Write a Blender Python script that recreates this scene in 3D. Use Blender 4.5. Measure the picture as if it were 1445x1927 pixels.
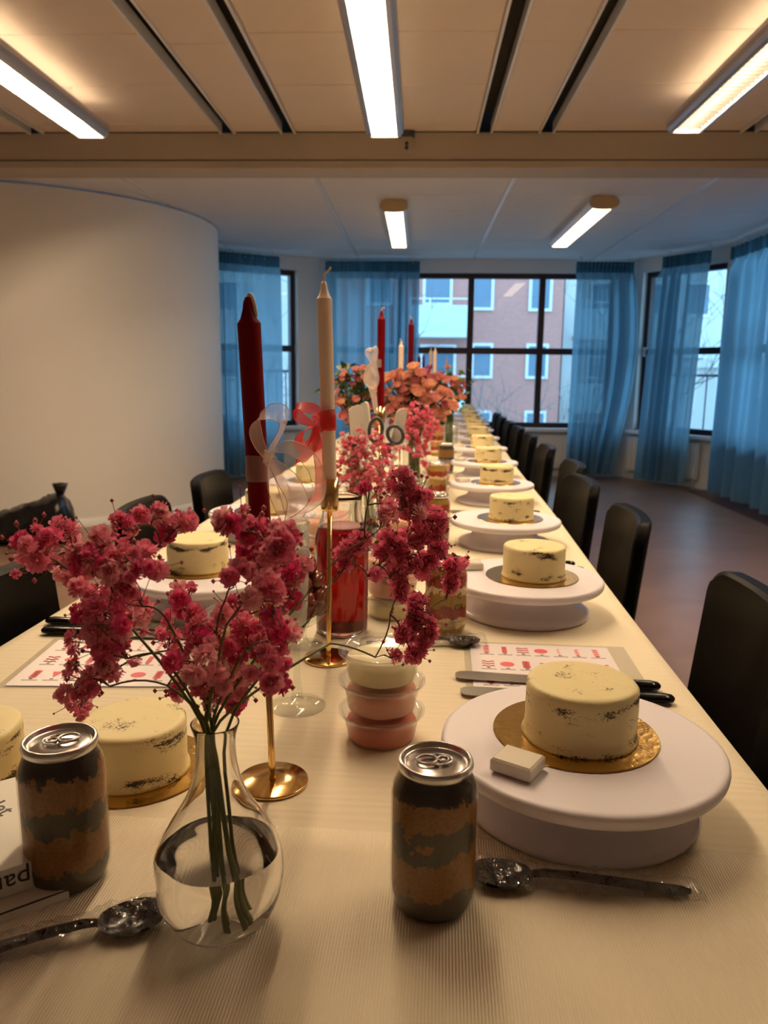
import bpy, math, random
from mathutils import Vector, Matrix
from math import sin, cos, pi, radians, sqrt
for o in list(bpy.data.objects): bpy.data.objects.remove(o)
SC = bpy.context.scene
COL = SC.collection
V = Vector

# ------------------------------------------------------------------ camera
FPX, CX, CY, CAMH = 1448.0, 722.5, 963.5, 1.16
yaw, pitch, roll = radians(2.4), radians(10.3), radians(0.6)
_f = V((-sin(yaw)*cos(pitch), cos(yaw)*cos(pitch), -sin(pitch)))
_r0 = V((cos(yaw), sin(yaw), 0)); _u0 = _r0.cross(_f)
_r = _r0*cos(roll)+_u0*sin(roll); _u = -_r0*sin(roll)+_u0*cos(roll)
EYE = V((0, 0, CAMH))
cam = bpy.data.cameras.new('camera'); cam_o = bpy.data.objects.new('camera', cam); COL.objects.link(cam_o)
cam_o.matrix_world = Matrix(((_r.x, _u.x, -_f.x, EYE.x), (_r.y, _u.y, -_f.y, EYE.y), (_r.z, _u.z, -_f.z, EYE.z), (0, 0, 0, 1)))
cam.sensor_fit = 'VERTICAL'; cam.sensor_height = 24.0; cam.lens = 24.0*FPX/1927.0
cam.clip_start = 0.02; cam.clip_end = 200
cam.dof.use_dof = True; cam.dof.focus_distance = 0.80; cam.dof.aperture_fstop = 6.5
SC.camera = cam_o

# ------------------------------------------------------------------ world: cool overcast sky, exposure
W = bpy.data.worlds.new('world'); SC.world = W; W.use_nodes = True
bg = W.node_tree.nodes['Background']
bg.inputs[0].default_value = (0.34, 0.66, 1.0, 1); bg.inputs[1].default_value = 3.7
vs = SC.view_settings
vs.view_transform = 'Standard'; vs.look = 'None'; vs.gamma = 1.0; vs.use_curve_mapping = False
vs.exposure = 0.0
LAMP_COL = (1.0, 0.75, 0.47); LAMP_STR = 195.0; FAR_STR = 6.0

# ------------------------------------------------------------------ pixel -> direction helpers
def ray(x, y): return _r*((x-CX)/FPX) - _u*((y-CY)/FPX) + _f
def onz(x, y, z):
    d = ray(x, y); return EYE+d*((z-CAMH)/d.z)
def ony(x, y, Y):
    d = ray(x, y); return EYE+d*(Y/d.y)
T = 0.73
AZ = radians(1.9)
def edge_r(Y): return 0.352+0.0335*Y
def edge_l(Y): return -0.688+0.0335*Y

# ------------------------------------------------------------------ materials
def nt(name):
    m = bpy.data.materials.new(name); m.use_nodes = True
    t = m.node_tree; b = t.nodes['Principled BSDF']
    return m, t, b
def N(t, kind, **kw):
    n = t.nodes.new(kind)
    for k, v in kw.items():
        if isinstance(k, str) and hasattr(n, k): setattr(n, k, v)
    return n
def setin(n, **kw):
    for k, v in kw.items():
        n.inputs[k.replace('_', ' ')].default_value = v
def pbr(name, col, rough=0.5, metal=0.0, spec=0.5, bump=0.0, bscale=50.0, var=0.0, vscale=8.0, trans=0.0, ior=1.45, coat=0.0, sheen=0.0, sss=0.0, detail=3.0):
    m, t, b = nt(name); L = t.links
    b.inputs['Base Color'].default_value = (*col, 1)
    b.inputs['Roughness'].default_value = rough; b.inputs['Metallic'].default_value = metal
    b.inputs['Specular IOR Level'].default_value = spec; b.inputs['IOR'].default_value = ior
    b.inputs['Transmission Weight'].default_value = trans; b.inputs['Coat Weight'].default_value = coat
    b.inputs['Sheen Weight'].default_value = sheen
    if sss:
        b.inputs['Subsurface Weight'].default_value = sss; b.inputs['Subsurface Scale'].default_value = 0.01
    tc = N(t, 'ShaderNodeTexCoord')
    if var:
        n = N(t, 'ShaderNodeTexNoise'); setin(n, Scale=vscale, Detail=detail); L.new(tc.outputs['Object'], n.inputs['Vector'])
        mx = N(t, 'ShaderNodeMix', data_type='RGBA')
        mx.inputs[6].default_value = (*[c*(1-var) for c in col], 1); mx.inputs[7].default_value = (*[min(1, c*(1+var)) for c in col], 1)
        L.new(n.outputs['Fac'], mx.inputs[0]); L.new(mx.outputs[2], b.inputs['Base Color'])
    if bump:
        n = N(t, 'ShaderNodeTexNoise'); setin(n, Scale=bscale, Detail=4.0); L.new(tc.outputs['Object'], n.inputs['Vector'])
        bp = N(t, 'ShaderNodeBump'); bp.inputs['Strength'].default_value = bump; bp.inputs['Distance'].default_value = 0.002
        L.new(n.outputs['Fac'], bp.inputs['Height']); L.new(bp.outputs[0], b.inputs['Normal'])
    return m
def emis(name, col, s):
    m, t, b = nt(name); b.inputs['Base Color'].default_value = (*col, 1)
    b.inputs['Emission Color'].default_value = (*col, 1); b.inputs['Emission Strength'].default_value = s
    return m
def film(name, tint=(0.97, 0.97, 0.97), rough=0.06, ior=1.45, base=0.0, crinkle=0.0, cscale=60.0, haze=0.0, hazecol=(0.8, 0.8, 0.8)):
    """clear thin-walled plastic or pane: see-through with a Fresnel reflection"""
    m = bpy.data.materials.new(name); m.use_nodes = True; t = m.node_tree; t.nodes.clear(); L = t.links
    out = N(t, 'ShaderNodeOutputMaterial'); tr = N(t, 'ShaderNodeBsdfTransparent'); gl = N(t, 'ShaderNodeBsdfGlossy')
    tr.inputs[0].default_value = (*tint, 1); gl.inputs['Roughness'].default_value = rough
    fr = N(t, 'ShaderNodeLayerWeight'); fr.inputs[0].default_value = 0.5
    pw = N(t, 'ShaderNodeMath', operation='POWER'); pw.inputs[1].default_value = 5.0; L.new(fr.outputs['Facing'], pw.inputs[0])
    ad = N(t, 'ShaderNodeMath', operation='MULTIPLY_ADD'); ad.inputs[1].default_value = 0.6; ad.inputs[2].default_value = 0.035+base; ad.use_clamp = True
    mx = N(t, 'ShaderNodeMixShader')
    L.new(pw.outputs[0], ad.inputs[0]); L.new(ad.outputs[0], mx.inputs[0])
    src = tr
    if haze:
        df = N(t, 'ShaderNodeBsdfDiffuse'); df.inputs[0].default_value = (*hazecol, 1)
        m2 = N(t, 'ShaderNodeMixShader'); m2.inputs[0].default_value = haze
        L.new(tr.outputs[0], m2.inputs[1]); L.new(df.outputs[0], m2.inputs[2]); src = m2
    L.new(src.outputs[0], mx.inputs[1]); L.new(gl.outputs[0], mx.inputs[2]); L.new(mx.outputs[0], out.inputs[0])
    if crinkle:
        tc = N(t, 'ShaderNodeTexCoord'); n = N(t, 'ShaderNodeTexNoise'); setin(n, Scale=cscale, Detail=2.0)
        L.new(tc.outputs['Object'], n.inputs['Vector'])
        bp = N(t, 'ShaderNodeBump'); bp.inputs['Strength'].default_value = crinkle; bp.inputs['Distance'].default_value = 0.01
        L.new(n.outputs['Fac'], bp.inputs['Height']); L.new(bp.outputs[0], gl.inputs['Normal']); L.new(bp.outputs[0], fr.inputs['Normal'])
    return m
def ramp(t, stops, interp='LINEAR'):
    r = N(t, 'ShaderNodeValToRGB'); cr = r.color_ramp; cr.interpolation = interp
    while len(cr.elements) < len(stops): cr.elements.new(0.5)
    for e, (p, c) in zip(cr.elements, stops): e.position = p; e.color = (*c, 1)
    return r

def translu(name, a):
    m = bpy.data.materials.new(name); m.use_nodes = True; t = m.node_tree; t.nodes.clear()
    out = N(t, 'ShaderNodeOutputMaterial'); df = N(t, 'ShaderNodeBsdfDiffuse'); tl = N(t, 'ShaderNodeBsdfTranslucent'); mx = N(t, 'ShaderNodeMixShader')
    df.inputs[0].default_value = (0.8, 0.8, 0.8, 1); tl.inputs[0].default_value = (0.9, 0.9, 0.9, 1); mx.inputs[0].default_value = a
    t.links.new(df.outputs[0], mx.inputs[1]); t.links.new(tl.outputs[0], mx.inputs[2]); t.links.new(mx.outputs[0], out.inputs[0]); return m
M = {}
M['wall'] = pbr('wall_paint', (0.80, 0.77, 0.73), 0.7, bump=0.15, bscale=180, var=0.02)
M['wallc'] = pbr('white_plaster', (0.84, 0.82, 0.79), 0.75, bump=0.2, bscale=140, var=0.02, vscale=3)
M['tile'] = pbr('ceiling_tile', (0.74, 0.64, 0.57), 0.85, bump=0.25, bscale=260, var=0.03)
M['tile2'] = pbr('bay_tile', (0.74, 0.72, 0.72), 0.85, bump=0.25, bscale=260, var=0.03)
M['slab'] = pbr('plenum', (0.05, 0.045, 0.04), 0.9)
M['beam'] = pbr('beam_paint', (0.50, 0.43, 0.34), 0.7, var=0.03)
M['metalw'] = pbr('white_metal', (0.80, 0.80, 0.82), 0.25, spec=0.5)
M['alu'] = pbr('lamp_alu', (0.55, 0.53, 0.54), 0.35, metal=0.7)
M['refl'] = pbr('reflector', (0.86, 0.84, 0.80), 0.3)
M['louv'] = pbr('louvre', (0.03, 0.03, 0.028), 0.5)
M['updiff'] = translu('added_glow_cover', 0.60)  # for the plate added in the lamp tops to spread their upward light
M['updim'] = translu('added_glow_cover_dense', 0.25)  # denser version of the added plate, letting less light up
M['endcap'] = pbr('tan_endcap', (0.55, 0.40, 0.22), 0.5)
M['tube'] = emis('fluorescent', LAMP_COL, LAMP_STR)
M['diffuser'] = emis('diffuser', (1.0, 0.74, 0.46), FAR_STR)
M['frame'] = pbr('maroon_frame', (0.035, 0.016, 0.022), 0.4)
M['sill'] = pbr('white_sill', (0.78, 0.78, 0.78), 0.4)
M['rad'] = pbr('radiator_white', (0.78, 0.76, 0.72), 0.4)
M['pane'] = film('window_pane', (0.96, 0.98, 0.98), 0.0, 1.5)
M['black'] = pbr('black_lacquer', (0.0025, 0.0023, 0.002), 0.36, spec=0.06)
M['blackp'] = pbr('black_plastic', (0.004, 0.004, 0.004), 0.18, spec=0.2)
M['bag'] = pbr('black_bag', (0.006, 0.006, 0.007), 0.22, bump=0.6, bscale=25)
M['turn'] = pbr('turntable_white', (0.78, 0.73, 0.80), 0.42, sss=0.0)
M['turnb'] = pbr('turntable_base', (0.76, 0.72, 0.80), 0.22)
M['gold'] = pbr('gold', (0.83, 0.56, 0.22), 0.16, metal=1.0)
M['steel'] = pbr('steel', (0.60, 0.58, 0.55), 0.25, metal=1.0)
M['lid'] = pbr('can_lid', (0.66, 0.65, 0.63), 0.24, metal=1.0)
M['blade'] = pbr('knife_blade', (0.42, 0.40, 0.37), 0.30, metal=1.0)
M['fond'] = pbr('fondant', (0.86, 0.80, 0.68), 0.5, sss=0.0)
M['wrap'] = film('clear_wrap', (0.985, 0.985, 0.985), 0.02, 1.5, base=0.09, crinkle=0.8, cscale=70, haze=0.03)
M['wrap2'] = film('fondant_wrap', (0.97, 0.97, 0.97), 0.08, 1.5, base=0.02, crinkle=0.08, cscale=60)
M['cup'] = film('clear_cup', (0.95, 0.95, 0.95), 0.05, 1.5, base=0.05, haze=0.08)
M['pet'] = film('pet_can', (0.97, 0.96, 0.94), 0.03, 1.5, base=0.0)
M['glass'] = pbr('glass', (1, 1, 1), 0.0, trans=1.0, ior=1.48, spec=0.5)
M['tglass'] = film('thin_glass', (0.95, 0.96, 0.95), 0.02, 1.5, base=0.01)
M['hglass'] = film('hammered_glass', (0.93, 0.93, 0.92), 0.05, 1.5, base=0.05, crinkle=0.8, cscale=110, haze=0.20)
M['glasswater'] = pbr('glass_to_water', (1, 1, 1), 0.0, trans=1.0, ior=1.113)
M['water'] = pbr('water', (1, 1, 1), 0.0, trans=1.0, ior=1.33)
M['juice'] = pbr('red_juice', (0.30, 0.004, 0.006), 0.0, trans=0.75, ior=1.34)
M['grape'] = pbr('grape', (0.17, 0.035, 0.020), 0.22, var=0.25, vscale=60, coat=0.2)
M['redwax'] = pbr('red_wax', (0.15, 0.001, 0.003), 0.45, spec=0.12)
M['dredwax'] = pbr('dark_red_wax', (0.11, 0.002, 0.008), 0.45, spec=0.15)
M['whitewax'] = pbr('ivory_wax', (0.82, 0.66, 0.54), 0.4)
M['wick'] = pbr('wick', (0.75, 0.65, 0.52), 0.9)
M['stem'] = pbr('stem', (0.13, 0.16, 0.035), 0.6)
M['twig'] = pbr('twig', (0.15, 0.085, 0.04), 0.7)
M['bud'] = pbr('bud', (0.50, 0.09, 0.13), 0.6)
M['leaf'] = pbr('leaf', (0.045, 0.095, 0.02), 0.5, var=0.3, vscale=30)
M['silver'] = pbr('white_spat', (0.74, 0.71, 0.64), 0.4)
M['grey'] = pbr('grey_plastic', (0.055, 0.06, 0.065), 0.45)
M['sheet'] = pbr('sheet_paper', (0.83, 0.76, 0.80), 0.35)
M['ink'] = pbr('red_ink', (0.70, 0.12, 0.14), 0.5)
M['inkk'] = pbr('dark_ink', (0.05, 0.05, 0.06), 0.5)
M['inkg'] = pbr('grey_ink', (0.35, 0.33, 0.34), 0.5)
M['lam'] = film('laminate', (0.97, 0.97, 0.97), 0.03, 1.5, base=0.01, haze=0.05)
M['box'] = pbr('white_card', (0.80, 0.77, 0.70), 0.5)
M['tableleg'] = pbr('table_leg', (0.25, 0.25, 0.25), 0.4, metal=0.6)
M['wood'] = pbr('table_board', (0.55, 0.48, 0.38), 0.5)
def ruffle(name, lo, hi):
    m, t, b = nt(name); L = t.links
    oi = N(t, 'ShaderNodeObjectInfo'); r = ramp(t, [(0.0, lo), (0.55, tuple((a+c)/2 for a, c in zip(lo, hi))), (1.0, hi)])
    L.new(oi.outputs['Random'], r.inputs[0])
    tc = N(t, 'ShaderNodeTexCoord'); n = N(t, 'ShaderNodeTexNoise'); setin(n, Scale=2.2, Detail=2.0); L.new(tc.outputs['Object'], n.inputs['Vector'])
    mx = N(t, 'ShaderNodeMix', data_type='RGBA'); mx.blend_type = 'MULTIPLY'; mx.inputs[0].default_value = 1.0
    r2 = ramp(t, [(0.35, (0.85, 0.78, 0.80)), (0.65, (1.2, 1.2, 1.2))]); L.new(n.outputs['Fac'], r2.inputs[0])
    L.new(r.outputs[0], mx.inputs[6]); L.new(r2.outputs[0], mx.inputs[7]); L.new(mx.outputs[2], b.inputs['Base Color'])
    b.inputs['Roughness'].default_value = 0.7; b.inputs['Specular IOR Level'].default_value = 0.2
    tl = N(t, 'ShaderNodeBsdfTranslucent'); L.new(mx.outputs[2], tl.inputs[0]); ms = N(t, 'ShaderNodeMixShader'); ms.inputs[0].default_value = 0.40
    L.new(b.outputs[0], ms.inputs[1]); L.new(tl.outputs[0], ms.inputs[2]); L.new(ms.outputs[0], t.nodes['Material Output'].inputs[0])
    return m
M['bloom'] = ruffle('gypsophila_pink', (0.84, 0.085, 0.29), (0.98, 0.60, 0.64))
M['bloom2'] = ruffle('gypsophila_pale', (0.78, 0.12, 0.26), (0.96, 0.52, 0.55))
M['rose'] = ruffle('rose_peach', (0.74, 0.36, 0.32), (0.88, 0.56, 0.38))
M['rosep'] = ruffle('rose_pink', (0.64, 0.24, 0.27), (0.84, 0.46, 0.42))
def organza(name, col, op=0.45):
    m = bpy.data.materials.new(name); m.use_nodes = True; t = m.node_tree; t.nodes.clear(); L = t.links
    out = N(t, 'ShaderNodeOutputMaterial'); tr = N(t, 'ShaderNodeBsdfTransparent'); df = N(t, 'ShaderNodeBsdfDiffuse'); tl = N(t, 'ShaderNodeBsdfTranslucent')
    gl = N(t, 'ShaderNodeBsdfGlossy'); gl.inputs['Roughness'].default_value = 0.35
    for n in (df, tl): n.inputs[0].default_value = (*col, 1)
    m1 = N(t, 'ShaderNodeMixShader'); m1.inputs[0].default_value = 0.45; L.new(df.outputs[0], m1.inputs[1]); L.new(tl.outputs[0], m1.inputs[2])
    m0 = N(t, 'ShaderNodeMixShader'); m0.inputs[0].default_value = 0.08; L.new(m1.outputs[0], m0.inputs[1]); L.new(gl.outputs[0], m0.inputs[2])
    lw = N(t, 'ShaderNodeLayerWeight'); lw.inputs[0].default_value = 0.35
    mp = N(t, 'ShaderNodeMapRange'); mp.inputs['To Min'].default_value = op; mp.inputs['To Max'].default_value = min(1, op+0.45); L.new(lw.outputs['Facing'], mp.inputs['Value'])
    m2 = N(t, 'ShaderNodeMixShader'); L.new(mp.outputs[0], m2.inputs[0]); L.new(tr.outputs[0], m2.inputs[1]); L.new(m0.outputs[0], m2.inputs[2])
    L.new(m2.outputs[0], out.inputs[0]); return m
M['orgw'] = organza('organza_blush', (0.88, 0.70, 0.63), 0.36)
M['orgr'] = organza('organza_red', (0.75, 0.02, 0.02), 0.75)
M['ribw'] = organza('organza_white', (0.82, 0.74, 0.70), 0.6)
M['hemw'] = pbr('hem_blush', (0.85, 0.68, 0.60), 0.5)
M['hemr'] = pbr('hem_red', (0.70, 0.04, 0.03), 0.5)
def curtain_mat(name, col, tcol, thru):
    m = bpy.data.materials.new(name); m.use_nodes = True; t = m.node_tree; t.nodes.clear(); L = t.links
    out = N(t, 'ShaderNodeOutputMaterial'); tr = N(t, 'ShaderNodeBsdfTransparent'); df = N(t, 'ShaderNodeBsdfDiffuse'); tl = N(t, 'ShaderNodeBsdfTranslucent')
    df.inputs[0].default_value = (*col, 1); tl.inputs[0].default_value = (*tcol, 1); tr.inputs[0].default_value = (0.75, 0.88, 0.95, 1)
    tc = N(t, 'ShaderNodeTexCoord'); wv = N(t, 'ShaderNodeTexNoise'); setin(wv, Scale=220.0, Detail=1.0); L.new(tc.outputs['Object'], wv.inputs['Vector'])
    bp = N(t, 'ShaderNodeBump'); bp.inputs['Strength'].default_value = 0.15; bp.inputs['Distance'].default_value = 0.002
    L.new(wv.outputs['Fac'], bp.inputs['Height']); L.new(bp.outputs[0], df.inputs['Normal'])
    m1 = N(t, 'ShaderNodeMixShader'); m1.inputs[0].default_value = 0.6; L.new(df.outputs[0], m1.inputs[1]); L.new(tl.outputs[0], m1.inputs[2])
    m2 = N(t, 'ShaderNodeMixShader'); m2.inputs[0].default_value = 1-thru; L.new(tr.outputs[0], m2.inputs[1]); L.new(m1.outputs[0], m2.inputs[2])
    L.new(m2.outputs[0], out.inputs[0]); return m
M['curt'] = curtain_mat('teal_sheer', (0.17, 0.27, 0.33), (0.31, 0.57, 0.72), 0.10)
M['curth'] = curtain_mat('teal_header', (0.08, 0.17, 0.22), (0.10, 0.22, 0.30), 0.0)

def m_cloth(name, rib):
    m, t, b = nt(name); L = t.links
    tc = N(t, 'ShaderNodeTexCoord'); mp = N(t, 'ShaderNodeMapping'); L.new(tc.outputs['Object'], mp.inputs[0])
    n = N(t, 'ShaderNodeTexNoise'); setin(n, Scale=3.0, Detail=4.0); L.new(tc.outputs['Object'], n.inputs['Vector'])
    r = ramp(t, [(0.3, (0.72, 0.63, 0.47)), (0.7, (0.78, 0.69, 0.53))]); L.new(n.outputs['Fac'], r.inputs[0])
    L.new(r.outputs[0], b.inputs['Base Color']); b.inputs['Roughness'].default_value = 0.8
    w = N(t, 'ShaderNodeTexWave', wave_type='BANDS', bands_direction='X')
    if rib: setin(w, Scale=130.0, Distortion=0.6, Detail=1.0)
    else:
        mp.inputs['Scale'].default_value = (0.12, 1.0, 1.0); w.bands_direction = 'Y'; setin(w, Scale=22.0, Distortion=7.0, Detail=2.0)
    L.new(mp.outputs[0], w.inputs['Vector'])
    bp = N(t, 'ShaderNodeBump'); bp.inputs['Strength'].default_value = 0.55 if rib else 0.18; bp.inputs['Distance'].default_value = 0.0012
    L.new(w.outputs['Fac'], bp.inputs['Height'])
    n2 = N(t, 'ShaderNodeTexNoise'); setin(n2, Scale=14.0, Detail=2.0); L.new(mp.outputs[0], n2.inputs['Vector'])
    bp2 = N(t, 'ShaderNodeBump'); bp2.inputs['Strength'].default_value = 0.25; bp2.inputs['Distance'].default_value = 0.006
    L.new(n2.outputs['Fac'], bp2.inputs['Height']); L.new(bp.outputs[0], bp2.inputs['Normal']); L.new(bp2.outputs[0], b.inputs['Normal'])
    return m
M['cloth'] = m_cloth('paper_cloth', False); M['cloth2'] = m_cloth('ribbed_paper', True)
def m_floor():
    m, t, b = nt('linoleum'); L = t.links
    tc = N(t, 'ShaderNodeTexCoord'); n = N(t, 'ShaderNodeTexNoise'); setin(n, Scale=2.2, Detail=6.0, Distortion=1.2); L.new(tc.outputs['Object'], n.inputs['Vector'])
    r = ramp(t, [(0.3, (0.21, 0.125, 0.085)), (0.7, (0.28, 0.17, 0.125))]); L.new(n.outputs['Fac'], r.inputs[0]); L.new(r.outputs[0], b.inputs['Base Color'])
    b.inputs['Roughness'].default_value = 0.33; return m
M['floor'] = m_floor()
M['border'] = pbr('floor_border', (0.07, 0.025, 0.022), 0.4)
def m_cake():
    m, t, b = nt('buttercream_cake'); L = t.links
    tc = N(t, 'ShaderNodeTexCoord'); oi = N(t, 'ShaderNodeObjectInfo')
    mu = N(t, 'ShaderNodeMath', operation='MULTIPLY'); mu.inputs[1].default_value = 37.0; L.new(oi.outputs['Random'], mu.inputs[0])
    va = N(t, 'ShaderNodeVectorMath', operation='ADD'); L.new(tc.outputs['Object'], va.inputs[0]); L.new(mu.outputs[0], va.inputs[1])
    st = N(t, 'ShaderNodeVectorMath', operation='MULTIPLY'); st.inputs[1].default_value = (1, 1, 2.6); L.new(va.outputs[0], st.inputs[0])
    big = N(t, 'ShaderNodeTexNoise'); setin(big, Scale=26.0, Detail=2.0); L.new(st.outputs[0], big.inputs['Vector'])
    fine = N(t, 'ShaderNodeTexNoise'); setin(fine, Scale=330.0, Detail=3.0, Roughness=0.7); L.new(st.outputs[0], fine.inputs['Vector'])
    sep = N(t, 'ShaderNodeSeparateXYZ'); L.new(tc.outputs['Object'], sep.inputs[0])
    band = ramp(t, [(0.0, (0.13,)*3), (0.16, (0.13,)*3), (0.36, (0.0,)*3), (0.62, (0.0,)*3), (0.80, (0.165,)*3), (0.93, (0.09,)*3), (1.0, (0.015,)*3)])
    mr = N(t, 'ShaderNodeMapRange'); mr.inputs['From Max'].default_value = 0.058; L.new(sep.outputs[2], mr.inputs['Value']); L.new(mr.outputs[0], band.inputs[0])
    a1 = N(t, 'ShaderNodeMath', operation='ADD'); L.new(big.outputs['Fac'], a1.inputs[0]); L.new(band.outputs[0], a1.inputs[1])
    f2 = N(t, 'ShaderNodeMath', operation='MULTIPLY_ADD'); f2.inputs[1].default_value = 0.55; f2.inputs[2].default_value = -0.275; L.new(fine.outputs['Fac'], f2.inputs[0])
    a2 = N(t, 'ShaderNodeMath', operation='ADD'); L.new(a1.outputs[0], a2.inputs[0]); L.new(f2.outputs[0], a2.inputs[1])
    r = ramp(t, [(0.66, (0.80, 0.69, 0.37)), (0.715, (0.50, 0.40, 0.20)), (0.745, (0.045, 0.022, 0.010))]); L.new(a2.outputs[0], r.inputs[0])
    L.new(r.outputs[0], b.inputs['Base Color']); b.inputs['Roughness'].default_value = 0.5
    bn = N(t, 'ShaderNodeTexNoise'); setin(bn, Scale=45.0, Detail=2.0); L.new(st.outputs[0], bn.inputs['Vector'])
    bp = N(t, 'ShaderNodeBump'); bp.inputs['Strength'].default_value = 0.35; bp.inputs['Distance'].default_value = 0.003; L.new(bn.outputs['Fac'], bp.inputs['Height'])
    L.new(bp.outputs[0], b.inputs['Normal']); return m
M['cake'] = m_cake()
def m_board():
    m, t, b = nt('gold_board'); L = t.links
    b.inputs['Base Color'].default_value = (0.72, 0.48, 0.15, 1); b.inputs['Metallic'].default_value = 1.0; b.inputs['Roughness'].default_value = 0.20
    tc = N(t, 'ShaderNodeTexCoord'); n = N(t, 'ShaderNodeTexNoise'); setin(n, Scale=160.0, Detail=2.0); L.new(tc.outputs['Object'], n.inputs['Vector'])
    bp = N(t, 'ShaderNodeBump'); bp.inputs['Strength'].default_value = 0.6; bp.inputs['Distance'].default_value = 0.001; L.new(n.outputs['Fac'], bp.inputs['Height']); L.new(bp.outputs[0], b.inputs['Normal'])
    return m
M['board'] = m_board()
def m_layers(name, stops, jitter=0.10):
    """cake layers stacked in a can: colour by height with a crumbly edge"""
    m, t, b = nt(name); L = t.links
    tc = N(t, 'ShaderNodeTexCoord'); oi = N(t, 'ShaderNodeObjectInfo')
    mu = N(t, 'ShaderNodeMath', operation='MULTIPLY'); mu.inputs[1].default_value = 11.0; L.new(oi.outputs['Random'], mu.inputs[0])
    va = N(t, 'ShaderNodeVectorMath', operation='ADD'); L.new(tc.outputs['Object'], va.inputs[0]); L.new(mu.outputs[0], va.inputs[1])
    n = N(t, 'ShaderNodeTexNoise'); setin(n, Scale=38.0, Detail=5.0, Roughness=0.65); L.new(va.outputs[0], n.inputs['Vector'])
    sep = N(t, 'ShaderNodeSeparateXYZ'); L.new(tc.outputs['Object'], sep.inputs[0])
    mr = N(t, 'ShaderNodeMapRange'); mr.inputs['From Max'].default_value = 0.115; L.new(sep.outputs[2], mr.inputs['Value'])
    ma = N(t, 'ShaderNodeMath', operation='MULTIPLY_ADD'); ma.inputs[1].default_value = jitter*2; ma.inputs[2].default_value = -jitter; L.new(n.outputs['Fac'], ma.inputs[0])
    ad = N(t, 'ShaderNodeMath', operation='ADD'); L.new(mr.outputs[0], ad.inputs[0]); L.new(ma.outputs[0], ad.inputs[1])
    r = ramp(t, stops, 'LINEAR'); L.new(ad.outputs[0], r.inputs[0])
    g = N(t, 'ShaderNodeTexNoise'); setin(g, Scale=400.0, Detail=2.0); L.new(va.outputs[0], g.inputs['Vector'])
    mx = N(t, 'ShaderNodeMix', data_type='RGBA'); mx.blend_type = 'MULTIPLY'; mx.inputs[0].default_value = 0.7
    g2 = ramp(t, [(0.3, (0.7, 0.7, 0.7)), (0.7, (1.25, 1.25, 1.25))]); L.new(g.outputs['Fac'], g2.inputs[0])
    L.new(r.outputs[0], mx.inputs[6]); L.new(g2.outputs[0], mx.inputs[7]); L.new(mx.outputs[2], b.inputs['Base Color'])
    b.inputs['Roughness'].default_value = 0.45; return m
def hard(seq):
    out = []
    for i, (p0, p1, c) in enumerate(seq): out += [(p0+0.006, c), (p1-0.006, c)]
    return out
DK = (0.070, 0.056, 0.036); TAN = (0.26, 0.105, 0.018); BLK = (0.018, 0.009, 0.005)
M['fill_dark'] = m_layers('choc_layers', hard([(0, .20, DK), (.20, .47, TAN), (.47, .66, DK), (.66, .88, TAN), (.88, 1.0, BLK)]), 0.30)
RV = (0.30, 0.022, 0.010); CR = (0.74, 0.60, 0.36); YL = (0.36, 0.22, 0.04)
M['fill_red'] = m_layers('berry_layers', hard([(0, .14, YL), (.14, .27, CR), (.27, .42, RV), (.42, .60, YL), (.60, .70, CR), (.70, .86, RV), (.86, 1.0, YL)]), 0.16)
M['fill_amber'] = m_layers('amber_layers', hard([(0, .10, BLK), (.10, .44, (0.22, 0.11, 0.015)), (.44, .56, BLK), (.56, .86, (0.22, 0.11, 0.02)), (.86, 1.0, BLK)]), 0.05)
for k, c in dict(fr_cream=(0.84, 0.74, 0.44), fr_pink=(0.78, 0.36, 0.25), fr_coral=(0.66, 0.17, 0.10), fr_peach=(0.82, 0.40, 0.25), fr_orange=(0.75, 0.26, 0.08)).items():
    M[k] = pbr(k, c, 0.5, bump=0.5, bscale=60, var=0.04, vscale=40)
def m_brick():
    m, t, b = nt('facade_brick'); L = t.links
    tc = N(t, 'ShaderNodeTexCoord'); mp = N(t, 'ShaderNodeMapping'); mp.inputs['Rotation'].default_value = (radians(90), 0, 0); L.new(tc.outputs['Object'], mp.inputs[0])
    br = N(t, 'ShaderNodeTexBrick'); setin(br, Scale=3.2, Mortar_Size=0.02); L.new(mp.outputs[0], br.inputs['Vector'])
    br.inputs['Color1'].default_value = (0.62, 0.24, 0.19, 1); br.inputs['Color2'].default_value = (0.54, 0.22, 0.17, 1); br.inputs['Mortar'].default_value = (0.52, 0.34, 0.30, 1)
    L.new(br.outputs['Color'], b.inputs['Base Color']); b.inputs['Roughness'].default_value = 0.85; return m
M['brick'] = m_brick()
M['extframe'] = pbr('ext_white', (0.75, 0.78, 0.80), 0.5)
M['extglass'] = pbr('ext_glass', (0.12, 0.20, 0.28), 0.08, spec=0.8)
M['balcony'] = pbr('balcony_panel', (0.62, 0.78, 0.80), 0.5)
M['stucco'] = pbr('stucco', (0.66, 0.68, 0.66), 0.8, var=0.05)
M['bark'] = pbr('bark', (0.22, 0.20, 0.18), 0.9)
M['ground'] = pbr('asphalt', (0.22, 0.23, 0.23), 0.9, var=0.1)

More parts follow.
